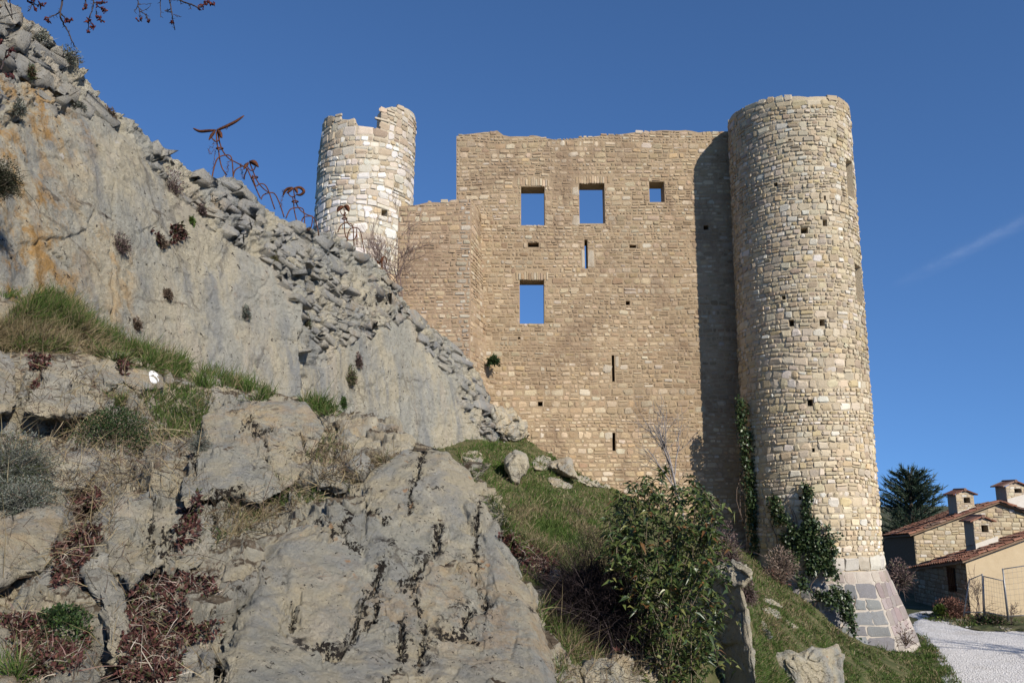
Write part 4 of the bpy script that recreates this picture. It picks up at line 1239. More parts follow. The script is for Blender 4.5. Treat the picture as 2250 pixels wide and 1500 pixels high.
GREEN = [((0.072,0.122,0.024),3),((0.095,0.14,0.034),2),((0.135,0.16,0.05),1.2),((0.055,0.095,0.024),2)]
STRAW = [((0.27,0.215,0.12),2),((0.20,0.155,0.085),2),((0.34,0.28,0.17),1)]
RED = [((0.080,0.036,0.032),3),((0.06,0.024,0.022),2),((0.13,0.06,0.045),1),((0.055,0.06,0.025),1.2),((0.15,0.12,0.09),0.8)]
BROWN = [((0.10,0.07,0.05),2),((0.15,0.11,0.08),2),((0.07,0.05,0.035),1),((0.20,0.16,0.12),0.7)]
SILVER = [((0.13,0.14,0.115),3),((0.17,0.175,0.15),2),((0.085,0.095,0.07),2),((0.16,0.13,0.10),1)]
PURPLE = [((0.12,0.085,0.08),3),((0.165,0.12,0.105),2),((0.085,0.06,0.055),2),((0.11,0.115,0.07),0.6)]

def grass_patch(mb, poly, n, rng, h=(0.08, 0.2), pal=GREEN, straw=0.3, w=None, lean=0.5, clump=0.5, steep=None, near=None, upness=1.0):
    p, nr = scatter(poly, n, rng, BASE_BVH, steep=steep, near=near)
    if not len(p): return
    d = p[:, 1]
    dens = fbm(p * np.array([2.2, 1.2, 2.2]), 3, seed=91)
    k = dens > rng.uniform(-0.6, 0.6 - 0.5 * (1 - clump), len(p)) * clump * 1.4 - 0.15
    p, nr, d, dens = p[k], nr[k], d[k], dens[k]
    m = len(p)
    dirs = unit(np.array([0, 0, upness]) + nr * 0.35 + rng.normal(size=(m, 3)) * lean)
    ln = rng.uniform(*h, m) * (1 + 0.9 * dens)
    ww = np.maximum(0.0035, d * 0.00075) * rng.uniform(0.7, 1.5, m) if w is None else np.full(m, w)
    st = rng.rand(m) < np.clip(straw * (1 - 2.0 * fbm(p * 1.6 + 9, 3, seed=92)), 0, 1)
    c = np.where(st[:, None], pick(rng, m, STRAW), pick(rng, m, pal))
    blades(mb, p - nr * 0.01, dirs, ln, ww, c, 0.5, rng)

rng = np.random.RandomState(31)
# tall grass under the cliff
g = MB()
TALL = [(-40,645),(30,648),(112,652),(150,690),(200,710),(330,775),(440,792),(470,820),(590,868),(640,882),(560,885),(470,868),(380,858),(300,808),(250,775),(180,775),(110,765),(40,770),(-40,775)]
grass_patch(g, [(-40,650),(112,655),(200,712),(330,778),(480,826),(640,882),(560,884),(420,845),(300,790),(180,745),(-40,720)], 15000, rng, (0.12, 0.27), GREEN, 0.22, lean=0.40, clump=0.15)
grass_patch(g, [(-40,710),(100,715),(190,742),(300,790),(400,842),(300,812),(200,780),(90,775),(-40,775)], 9000, rng, (0.11, 0.24), GREEN, 0.6, lean=0.8, clump=0.2)
tag(g.build('tall_grass', MAT['grass']), kind='stuff')
g = MB()
for poly, n, h, st in [([(300,870),(470,880),(440,960),(360,965),(330,900)], 1500, (0.08, 0.2), 0.3), ([(370,850),(560,880),(440,900),(390,880)], 1200, (0.06, 0.16), 0.3),
                       ([(540,1080),(600,1068),(700,1070),(710,1100),(640,1112),(560,1108)], 1400, (0.05, 0.13), 0.25), ([(655,880),(700,880),(745,915),(700,915)], 900, (0.12, 0.28), 0.2),
                       ([(0,1460),(60,1470),(40,1530),(-20,1530)], 500, (0.1, 0.2), 0.3), ([(480,1130),(640,1110),(560,1160),(470,1200)], 700, (0.04, 0.12), 0.7),
                       ([(670,1000),(740,930),(800,1030),(700,1080)], 700, (0.04, 0.12), 0.8), ([(140,900),(320,920),(380,1000),(250,1000),(120,960)], 700, (0.06, 0.2), 0.75),
                       ([(700,1080),(830,1010),(900,990),(760,1075)], 900, (0.04, 0.12), 0.9)]:
    grass_patch(g, poly, n, rng, h, GREEN, st, lean=0.7, clump=0.4)
tag(g.build('ledge_grass', MAT['grass']), kind='stuff')
# the green slope
g = MB()
SLOPE = [(995,985),(1080,968),(1110,962),(1200,958),(1262,962),(1300,1055),(1372,1078),(1420,1120),(1400,1180),(1330,1220),(1230,1235),(1110,1190),(1065,1095),(1010,1010)]
grass_patch(g, SLOPE, 34000, rng, (0.05, 0.13), GREEN, 0.2, lean=0.7, clump=0.3)
grass_patch(g, [(1080,1120),(1330,1120),(1330,1215),(1210,1235),(1110,1195)], 7000, rng, (0.06, 0.18), GREEN, 0.7, lean=0.9, clump=0.6)
grass_patch(g, [(1080,1090),(1330,1080),(1440,1300),(1300,1420),(1180,1420),(1130,1240)], 9000, rng, (0.06, 0.2), GREEN, 0.6, lean=0.8, clump=0.4)
# the bank goes on behind the rocks and bushes, and so does its grass
k = rng.randint(0, len(bank_v), 26000)
bx, by = PIX(bank_v)
k = k[(bx[k] > 780) & (bx[k] < 1660) & (bank_v[k, 1] < 26.5)]
n_ = len(k)
nz = bank_n[k] * np.sign(bank_n[k][:, 2:3] + 1e-6)
blades(g, bank_v[k] + rng.normal(size=(n_, 3)) * np.array([0.06, 0.08, 0.0]), unit(np.array([0, 0, 1.0]) + nz * 0.3 + rng.normal(size=(n_, 3)) * 0.6), rng.uniform(0.06, 0.16, n_), np.maximum(0.006, bank_v[k, 1] * 0.0008), np.where((rng.rand(n_) < 0.3)[:, None], pick(rng, n_, STRAW), pick(rng, n_, GREEN)), 0.5, rng)
tag(g.build('lawn_grass', MAT['grass']), kind='stuff')
g = MB()
RIGHT = [(1640,1225),(1690,1265),(1760,1300),(1850,1385),(1900,1425),(2040,1410),(2075,1440),(2120,1515),(1640,1515)]
grass_patch(g, [(1980,1400),(2035,1395),(2070,1440),(2105,1515),(2000,1515)], 5000, rng, (0.05, 0.12), GREEN, 0.2, lean=0.7, clump=0.4)
grass_patch(g, RIGHT, 36000, rng, (0.05, 0.13), GREEN, 0.22, lean=0.7, clump=0.35)
grass_patch(g, [(1640,1230),(1720,1270),(1860,1400),(1700,1420),(1650,1340)], 6000, rng, (0.06, 0.15), GREEN, 0.6, lean=0.8, clump=0.6)
grass_patch(g, [(1560,1200),(1640,1210),(1660,1300),(1600,1230)], 1500, rng, (0.05, 0.16), GREEN, 0.5)
tag(g.build('slope_grass', MAT['grass']), kind='stuff')
g = MB()
grass_patch(g, [(1195,1340),(1290,1330),(1330,1420),(1400,1480),(1400,1510),(1200,1510)], 6000, rng, (0.08, 0.26), GREEN, 0.5, lean=0.7, clump=0.3)
grass_patch(g, [(1990,1345),(2080,1350),(2250,1360),(2250,1372),(2110,1376),(2040,1362)], 4000, rng, (0.06, 0.16), GREEN, 0.3, lean=0.8, clump=0.3)
tag(g.build('verge_grass', MAT['grass']), kind='stuff')

# scrub creeping in the joints: stonecrop, dry stems
g = MB()
for poly, n in [([(150,1090),(215,1075),(222,1160),(190,1245),(150,1230)], 2600), ([(285,1290),(350,1255),(470,1270),(488,1330),(470,1400),(380,1420),(300,1450),(280,1380)], 3600), ([(0,1360),(130,1350),(210,1400),(170,1480),(40,1470)], 3200),
                ([(110,1200),(190,1180),(180,1290),(120,1300)], 1600), ([(60,780),(110,790),(90,850),(70,860)], 500), ([(255,790),(285,790),(275,830),(258,815)], 260), ([(260,1400),(420,1400),(380,1500),(250,1500)], 2200),
                ([(400,1130),(440,1080),(430,1180),(380,1200)], 700), ([(1085,1185),(1140,1180),(1230,1230),(1200,1270),(1140,1230)], 1400), ([(325,505),(400,495),(410,520),(350,545)], 500), ([(1280,1370),(1400,1400),(1390,1440),(1270,1430)], 900)]:
    p, nr = scatter(poly, n, rng)
    m = len(p)
    k = fbm(p * 3.5, 3, seed=55) > -0.25
    p, nr = p[k], nr[k]; m = len(p)
    leaves(g, p + nr * rng.uniform(0, 0.03, (m, 1)), unit(nr + rng.normal(size=(m, 3)) * 0.8), np.clip(p[:, 1] * 0.006, 0.02, 0.09) * rng.uniform(0.6, 1.3, m), np.clip(p[:, 1] * 0.0035, 0.012, 0.05), pick(rng, m, RED), rng)
    q = rng.rand(m) < 0.12
    blades(g, p[q], unit(nr[q] * 0.6 + rng.normal(size=(q.sum(), 3))), rng.uniform(0.05, 0.16, q.sum()), 0.004, pick(rng, int(q.sum()), [((0.38,0.33,0.27),1),((0.24,0.16,0.13),1)]), 1.2, rng)
tag(g.build('stonecrop_undergrowth', MAT['twig']), kind='stuff')
g = MB()
for poly, n in [([(0,1150),(480,1200),(500,1500),(0,1500)], 450), ([(0,900),(450,940),(420,1100),(0,1100)], 900), ([(430,1130),(520,1100),(840,1000),(930,985),(700,1090),(480,1215)], 700), ([(660,1010),(740,930),(800,1040),(700,1060)], 380), ([(130,1040),(260,1060),(240,1200),(150,1200)], 550), ([(150,900),(330,900),(440,960),(330,1050),(180,1000)], 600), ([(1180,1180),(1420,1200),(1420,1500),(1220,1500)], 900),
                ([(0,760),(330,860),(300,960),(0,900)], 500)]:
    p, nr = scatter(poly, n, rng)
    m = len(p)
    blades(g, p, unit(nr * 0.5 + np.array([0.1, 0, 0.35]) + rng.normal(size=(m, 3)) * 0.7), rng.uniform(0.05, 0.30, m) ** 1.3 * 1.5, np.clip(p[:, 1] * 0.0008, 0.003, 0.02), pick(rng, m, STRAW + BROWN), 0.9, rng)
tag(g.build('dry_stems_undergrowth', MAT['twig']), kind='stuff')

# ------------------------------------------------------------------ shrubs as single things
def cushion(name, label, px, py, w, h, pal, n=700, kind='twigs', d=None, seed=0, lean=(0, 0, 1), group=None, cat='shrub', stiff=0.55, leafscale=1.0, d_off=0.0):
    """rounded shrub, w x h photo pixels, rooted where the photo shows its foot"""
    rg = np.random.RandomState(200 + seed)
    hh = hit(px, py + h * 0.25)
    base, nr = (hh if hh is not None else (P(px, py, d), np.array([0, -1, 0])))
    if d is not None: base = P(px, py + h * 0.4, d)
    sc = base[1] / FPX
    rx, rz = w * sc * 0.5, h * sc * 0.5
    cen = P(px, py + h * 0.5, base[1] + d_off)
    root = empty(name, cen, label, cat, group)
    mb = MB(); st = MB()
    u = unit(rg.normal(size=(n, 3)) * np.array([1, 0.8, 1]) + np.array(lean) * 0.9)
    u[:, 2] = np.where(u[:, 2] < -0.2, -u[:, 2] * 0.5, u[:, 2])
    lum = (1 + 0.25 * fbm(u * 3, 2, seed=seed))[:, None]
    if kind == 'twigs':
        b = cen + u * np.array([rx, rx, rz]) * rg.uniform(0.05, 0.5, (n, 1))
        L = np.linalg.norm(u * np.array([rx, rx, rz * 1.9]), axis=1) * rg.uniform(0.6, 1.1, n)
        b = b + rg.normal(size=(n, 3)) * min(rx, rz) * 0.22
        blades(mb, b, unit(u + rg.normal(size=(n, 3)) * (0.35 + stiff)), L * rg.uniform(0.3, 0.7, n), max(0.003, sc * 1.3), pick(rg, n, pal) * lum, 0.6, rg)
        k = n
        b = cen + u[:k] * np.array([rx, rx, rz * 1.7]) * rg.uniform(0.5, 1.0, (k, 1))
        leaves(mb, b, unit(u[:k] + rg.normal(size=(k, 3)) * 0.6), max(0.02, sc * 6) * leafscale, max(0.008, sc * 2.4) * leafscale, pick(rg, k, pal) * 1.1, rg)
        part = 'foliage'
    else:
        b = cen + u * np.array([rx, rx * 0.9, rz * 1.85]) * rg.uniform(0.35, 1.0, (n, 1)) ** 0.6
        leaves(mb, b, unit(u + rg.normal(size=(n, 3)) * 0.8), max(0.03, sc * 9) * leafscale * rg.uniform(0.6, 1.2, n), max(0.018, sc * 5) * leafscale, pick(rg, n, pal) * lum, rg)
        part = 'foliage'
    for k in range(7):
        t = unit(rg.normal(size=3) * 0.6 + np.array(lean))
        st.tube(np.array([cen - nr * 0.06, cen + t * rx * 0.35, cen + t * np.array([rx, rx, rz * 1.5]) * 0.8]), [max(0.004, sc * 1.2), max(0.003, sc), 0.002], (0.11, 0.08, 0.055), 4)
    st.build('stem', MAT['twig'], root)
    mb.build(part, MAT['leaf' if kind == 'leafy' else 'twig'], root)
    return root

DKGREEN = [((0.025,0.05,0.016),3),((0.04,0.07,0.02),2),((0.06,0.085,0.03),1)]
cushion('cliff_shrub', 'dark bushy shrub jutting from the cliff at the left picture edge', -8, 360, 110, 100, [((0.035,0.04,0.022),3),((0.06,0.055,0.035),2),((0.09,0.075,0.055),1)], 1900, d=7.6, seed=1, lean=(0.8, -0.5, -0.35))
for k, (x, y, w, h, pal, lb) in enumerate([
    (372, 385, 62, 78, PURPLE, 'largest purplish dry shrub hanging high on the cliff below the crest'),
    (352, 322, 84, 40, SILVER, 'grey tufted shrub on the crest above the largest hanging shrub'),
    (262, 525, 52, 48, PURPLE, 'purplish shrub growing out of the long vertical crack'),
    (150, 112, 66, 46, SILVER, 'greyish dry shrub on the highest visible part of the crest'),
    (90, 72, 40, 46, SILVER, 'small dry shrub on the crest nearest the top left corner'),
    (66, 150, 24, 36, [((0.06,0.075,0.035),2),((0.13,0.07,0.05),1)], 'little green and brown shrub in the rampart near the top left'),
    (40, 228, 34, 44, SILVER, 'greyish shrub at the rampart foot close to the left edge'),
    (172, 230, 36, 24, SILVER, 'pale cushion shrub at the rampart foot above the wide smooth face'),
    (235, 242, 42, 30, BROWN, 'brown cushion shrub just under the rounded crest boulder'),
    (440, 455, 26, 28, PURPLE, 'small purplish shrub under the tallest iron figure'),
    (538, 680, 22, 38, SILVER, 'grey shrub in a dark streak at the middle of the smooth face'),
    (366, 642, 24, 24, BROWN, 'little brown shrub in a round hollow of the smooth face'),
    (352, 525, 28, 34, BROWN, 'rusty brown shrub above the red stonecrop ledge'),
    (768, 815, 32, 50, [((0.09,0.10,0.045),2),((0.12,0.085,0.065),1)], 'green and brown shrub at the joint between both cliff faces'),
    (674, 705, 14, 44, [((0.075,0.085,0.045),2),((0.11,0.085,0.06),1)], 'narrow shrub in the vertical step of the cliff'),
    (600, 562, 18, 40, [((0.12,0.12,0.055),2),((0.14,0.10,0.06),1)], 'yellowish grass-like shrub at the lower edge of the rampart'),
    (298, 706, 26, 30, BROWN, 'faded brown shrub low on the smooth face above the grass'),
    (785, 785, 20, 36, PURPLE, 'purplish shrub on the rubble right of the cliff step'),
    (752, 880, 16, 26, DKGREEN, 'dark green tuft at the foot of the second cliff face')]):
    cushion('cliff_shrub', lb, x, y, w, h, pal, 420, seed=10 + k, lean=(0.45, -0.5, 0.35))
cushion('leafy_cushion_plant', 'fresh green cushion plant on the cliff above the stonecrop ledge', 421, 484, 14, 18, GREEN, 120, 'leafy', seed=31, lean=(0.4, -0.5, 0.4), cat='plant')
cushion('wall_shrub', 'dark green shrub rooted in the castle wall just right of the curtain wall', 1084, 790, 24, 18, DKGREEN, 260, 'leafy', d=26.6, seed=32, lean=(0, -0.6, 0.3))
cushion('silvery_shrub', 'upper silvery grey shrub at the left edge, mixed with grass', 30, 985, 200, 120, SILVER + [((0.06,0.075,0.03),1.5)], 2600, seed=33, stiff=1.0, leafscale=0.7)
cushion('silvery_shrub', 'lower dark silvery shrub above the broad smooth boulder', 50, 1075, 190, 80, SILVER + [((0.05,0.06,0.04),2)], 2600, seed=34, stiff=1.0, leafscale=0.7)
cushion('dark_green_plant', 'dense dark green leafy plant behind the perched boulder', 248, 940, 185, 110, DKGREEN, 4200, 'leafy', seed=35, cat='plant', leafscale=0.6)
cushion('green_rosette_plant', 'green crinkled leafy plant among red stonecrop in the lower left corner', 130, 1368, 150, 80, DKGREEN + [((0.07,0.12,0.03),1.5)], 2000, 'leafy', seed=36, cat='plant', leafscale=0.6)
cushion('green_ledge_plant', 'low dark green plant on the ledge under the upper slab', 600, 1085, 100, 36, DKGREEN, 1200, 'leafy', seed=37, cat='plant', leafscale=0.55)
cushion('grey_dome_shrub', 'small grey domed shrub on the left shoulder of the upper slab', 440, 962, 56, 44, SILVER, 700, seed=38, stiff=1.0, leafscale=0.6)
cushion('grass_tuft', 'single round grass tuft between the yellow-stained boulder and the green plant', 262, 862, 90, 62, GREEN + STRAW[:1], 900, seed=39, cat='grass tuft', leafscale=0.3)
cushion('slope_shrub', 'brown bushy shrub against the castle wall at the top of the green slope', 1238, 972, 64, 50, PURPLE + BROWN, 900, seed=40)
cushion('slope_shrub', 'green grassy shrub beside the whitish upright boulder', 1100, 1028, 34, 40, GREEN, 420, seed=41)
cushion('slope_shrub', 'reddish brown shrub above the small stone heap', 1165, 1245, 90, 60, PURPLE + RED[:1] + BROWN, 1100, seed=42)
cushion('dark_bush', 'large dark purplish bush of dense bare twigs beside the glossy shrub', 1308, 1262, 220, 270, [((0.026,0.019,0.020),4),((0.040,0.030,0.030),2),((0.085,0.066,0.064),0.4)], 24000, d=8.9, seed=43, stiff=0.5, leafscale=0.4)
cushion('pillar_shrub', 'faded pinkish shrub in front of the shaded wall left of the tower', 1598, 1185, 60, 120, PURPLE, 900, d=17.0, seed=44)
cushion('pillar_shrub', 'purplish dry shrub overhanging the right side of the grey pillar', 1638, 1280, 44, 70, PURPLE, 700, d=10.8, seed=45, lean=(0.5, -0.2, 0.2))
cushion('tower_shrub', 'pale pinkish bare shrub at the left foot of the tower below the ivy', 1718, 1225, 80, 66, [((0.19,0.145,0.115),2),((0.13,0.095,0.075),2)], 520, d=23.0, seed=46)
cushion('tower_shrub', 'reddish low shrub on the grass at the tower foot', 1700, 1262, 70, 36, RED[2:3] + BROWN, 500, d=22.6, seed=47)
cushion('small_grey_shrub', 'tiny blue-grey shrub alone on the slope below the tower', 1680, 1390, 26, 18, SILVER, 300, seed=48)
cushion('foot_shrub', 'thin leafless shrub against the sloping tower foot', 1990, 1385, 46, 56, [((0.18,0.125,0.10),1),((0.13,0.09,0.07),1)], 70, d=22.6, seed=49)
cushion('yard_shrub', 'bright green little shrub in front of the shaded shed wall', 2066, 1340, 26, 20, [((0.12,0.16,0.03),1),((0.08,0.12,0.025),1)], 260, 'leafy', d=31.0, seed=50)
cushion('yard_shrub', 'reddish brown bare shrub at the shaded shed wall', 2092, 1330, 80, 44, [((0.15,0.075,0.055),2),((0.10,0.06,0.045),1)], 900, d=31.2, seed=51)
cushion('yard_shrub', 'tangled grey bare shrub leaning on the shaded upper house wall', 1975, 1250, 70, 56, PURPLE, 700, d=33.5, seed=52)
cushion('bank_shrub', 'dark weedy shrub on the earth heap before the fence', 2175, 1358, 90, 26, DKGREEN + BROWN, 900, d=29.6, seed=53)

# ------------------------------------------------------------------ bare trees
def grow(p, d, L, r, depth, rg, out, spread=0.5, up=0.25, seg=5, kids=(2, 4), tips=None, wob=0.12, ratio=0.68):
    pts = [p]; dd = d.copy()
    for k in range(seg):
        dd = unit(dd + rg.normal(size=3) * wob + np.array([0, 0, up * 0.12]))
        pts.append(pts[-1] + dd * L / seg)
    pts = np.array(pts)
    out.append((pts, np.linspace(r, r * 0.55, seg + 1), depth))
    if depth == 0:
        if tips is not None: tips.append((pts[-1], dd))
        return
    for k in range(rg.randint(*kids)):
        i = rg.randint(max(1, seg // 3), seg + 1)
        nd = unit(dd + rg.normal(size=3) * spread + np.array([0, 0, up * 0.4]))
        grow(pts[i], nd, L * ratio * rg.uniform(0.75, 1.2), r * 0.55, depth - 1, rg, out, spread, up, max(3, seg - 1), kids, tips, wob, ratio)

def bare_tree(name, label, px, py, d, height_px, seed, lean=(0, 0, 1), stems=1, spread=0.5, depth=4, col=(0.14, 0.105, 0.085), r0=0.03, up=0.3, kids=(2, 5), first=0.42):
    rg = np.random.RandomState(seed)
    b = P(px, py, d)
    Hm = height_px * d / FPX
    root = empty(name, b, label, 'tree')
    out = []
    for s in range(stems):
        dv = unit(np.array(lean) + rg.normal(size=3) * (0.22 if stems > 1 else 0.03))
        grow(b - dv * 0.15, dv, Hm * first, r0, depth, rg, out, spread, up, 6, kids)
    t, c = MB(), MB()
    for pts, rad, dp in out:
        (t if dp == depth else c).tube(pts, np.maximum(rad * 0.8, d * 0.00016), np.array(col) * rg.uniform(0.8, 1.2), 5 if dp >= depth - 1 else 3)
    t.build('trunk', MAT['twig'], root)
    c.build('crown', MAT['twig'], root)
    return root
bare_tree('bare_tree', 'leafless reddish twiggy tree in front of the curtain wall behind the ridge', 885, 690, 22.5, 262, 5, (0.10, 0, 1), 3, 0.50, 4, (0.16, 0.11, 0.095), 0.026, 0.42, (3, 6), 0.44)
bare_tree('bare_sapling', 'slender leafless grey sapling rising behind the glossy shrub before the castle wall', 1500, 1130, 14.0, 300, 9, (-0.05, 0, 1), 1, 0.62, 3, (0.21, 0.19, 0.18), 0.030, 0.25, (4, 7), 0.50)
bare_tree('yard_sapling', 'thin bare sapling leaning on the fence corner of the plastered shed', 2150, 1352, 29.5, 110, 12, (-0.1, 0, 1), 3, 0.5, 3, (0.13, 0.09, 0.075), 0.018, 0.3)
bare_tree('yard_sapling', 'thin bare sapling at the foot of the tall mesh panel', 2222, 1362, 29.0, 60, 13, (0.2, 0, 1), 3, 0.6, 3, (0.13, 0.09, 0.075), 0.012, 0.3)

# ------------------------------------------------------------------ the glossy shrub
rg = np.random.RandomState(77)
gb = P(1450, 1640, 8.6)
glossy = empty('glossy_shrub', gb, 'tall glossy evergreen shrub of many thin stems with drooping leaves in the lower middle', 'shrub')
st, lv = MB(), MB()
GL = [((0.036,0.060,0.018),4),((0.058,0.084,0.024),3),((0.10,0.125,0.036),2.4),((0.17,0.175,0.055),1.0),((0.15,0.075,0.03),0.5)]
def glossy_leaves(p, d, n):
    dirs = unit(d * 0.5 + rg.normal(size=(n, 3)) * np.array([1, 1, 0.45]))
    leaves(lv, p + rg.normal(size=(n, 3)) * 0.012, dirs, rg.uniform(0.07, 0.13, n), rg.uniform(0.026, 0.042, n), pick(rg, n, GL), rg, 0.25, 0.5)
OUT = np.array([(1335,1105),(1400,1050),(1470,1020),(1540,1060),(1575,1120),(1590,1250),(1590,1400),(1595,1560),(1380,1560),(1395,1450),(1420,1340),(1390,1270),(1345,1215),(1325,1180)])
# ends of the shoots spread through the outline
ends = []
while len(ends) < 265:
    x, y = rg.uniform(1325, 1600), rg.uniform(1020, 1540)
    if in_poly(np.array([x]), np.array([y]), OUT)[0]: ends.append((x, y, 8.6 + rg.uniform(-0.55, 0.55)))
for k, (x, y, d) in enumerate(ends):
    e = P(x, y, d)
    b = gb + np.array([rg.uniform(-0.32, 0.32), rg.uniform(-0.25, 0.25), -0.1])
    if k % 4 == 0:
        mid = b * 0.45 + e * 0.55 + rg.normal(size=3) * 0.04
        mid[:2] = b[:2] * 0.62 + e[:2] * 0.38
        st.tube(cr(np.array([b, mid, e]), 7), np.linspace(0.008, 0.003, 7), (0.17, 0.135, 0.09), 4)
        dr = unit(e - mid)
    else:
        dr = unit(np.array([rg.normal() * 0.6, -0.3, 0.8]))
        st.tube(np.array([e - dr * 0.25, e]), [0.005, 0.003], (0.20, 0.16, 0.11), 4)
    for q, n in ((0.0, 7), (0.07, 6), (0.15, 5), (0.24, 4), (0.33, 3)):
        glossy_leaves(e - dr * q, dr, n)
st.build('stem', MAT['twig'], glossy)
MAT['gloss'] = leaf_mat('glossy_leaf', 0.12, 0.38, 0.45)
lv.build('foliage', MAT['gloss'], glossy)

# ------------------------------------------------------------------ ivy on the masonry
def ivy_plant(label, polys, seed, surf, dens=1.0, size=0.085):
    rg = np.random.RandomState(seed)
    root = empty('ivy', surf(*np.mean(polys[0][0], axis=0)), label, 'ivy')
    lf, stm = MB(), MB()
    for poly, n in polys:
        poly = np.array(poly, float)
        lo, hi = poly.min(0), poly.max(0)
        k = 0
        while k < n * dens:
            x, y = rg.uniform(lo, hi)
            if not in_poly(np.array([x]), np.array([y]), poly)[0]: continue
            k += 1
            if fbm(np.array([x / 22, y / 40, seed]), 2) < -0.17: continue
            p = surf(x, y)
            o = np.array([-0.1, -1, 0.1])
            m = 3
            b = p + o * rg.uniform(0.04, 0.24, (m, 1)) + rg.normal(size=(m, 3)) * 0.05
            leaves(lf, b, unit(np.array([0, -0.5, -0.6]) + rg.normal(size=(m, 3)) * 0.7), size * rg.uniform(0.7, 1.4, m), size * rg.uniform(0.7, 1.2, m), pick(rg, m, [((0.028,0.050,0.018),4),((0.045,0.072,0.026),3),((0.08,0.105,0.04),1.3)]), rg, 0.15)
        for s in range(5):
            x0 = rg.uniform(lo[0] + 5, hi[0] - 5)
            ys = np.linspace(hi[1], lo[1] + (hi[1] - lo[1]) * rg.uniform(0.1, 0.6), 9)
            pts = np.array([surf(x0 + 8 * math.sin(k_ * 1.1 + s), y) + np.array([0, -0.05, 0]) for k_, y in enumerate(ys)])
            stm.tube(pts, 0.012, (0.12, 0.09, 0.07), 3)
    stm.build('stem', MAT['twig'], root)
    lf.build('foliage', MAT['ivy'], root)
def on_tower(x, y):
    c = ray(x, y)
    a, z = cyl_hit(x, y, CT, RT)
    return np.array([CT[0] + RT * math.sin(a) + LEAN * (z - 8), CT[1] - RT * math.cos(a), z])
def in_corner(x, y): return P(x, y, 25.6)
ivy_plant('dark ivy column climbing the shaded corner between castle wall and tower', [([(1612,868),(1632,880),(1648,930),(1660,1010),(1666,1090),(1658,1150),(1640,1110),(1632,1020),(1620,940)], 750), ([(1640,1080),(1662,1090),(1685,1120),(1690,1190),(1680,1245),(1655,1235),(1642,1160)], 600)], 3, in_corner)
def skirt(x, y):
    a, z = cyl_hit(x, y, CT, RT)
    k = max(0.0, (ZB1 + 0.6 - z)) * 0.42
    return P(x, y, CT[1] - RT * math.cos(a) - k - 0.05)
ivy_plant('green ivy spreading in fingers over the sunlit tower foot', [([(1688,1095),(1700,1085),(1720,1130),(1735,1150),(1748,1170),(1762,1150),(1764,1062),(1775,1070),(1790,1120),(1800,1160),(1815,1150),(1822,1190),(1838,1165),(1840,1210),(1815,1250),(1790,1262),(1745,1250),(1722,1200),(1700,1150)], 1900),
    ([(1740,1245),(1830,1240),(1850,1290),(1830,1330),(1790,1310),(1755,1290)], 620), ([(1835,1290),(1862,1300),(1874,1370),(1880,1420),(1862,1400),(1845,1350)], 380)], 4, skirt)
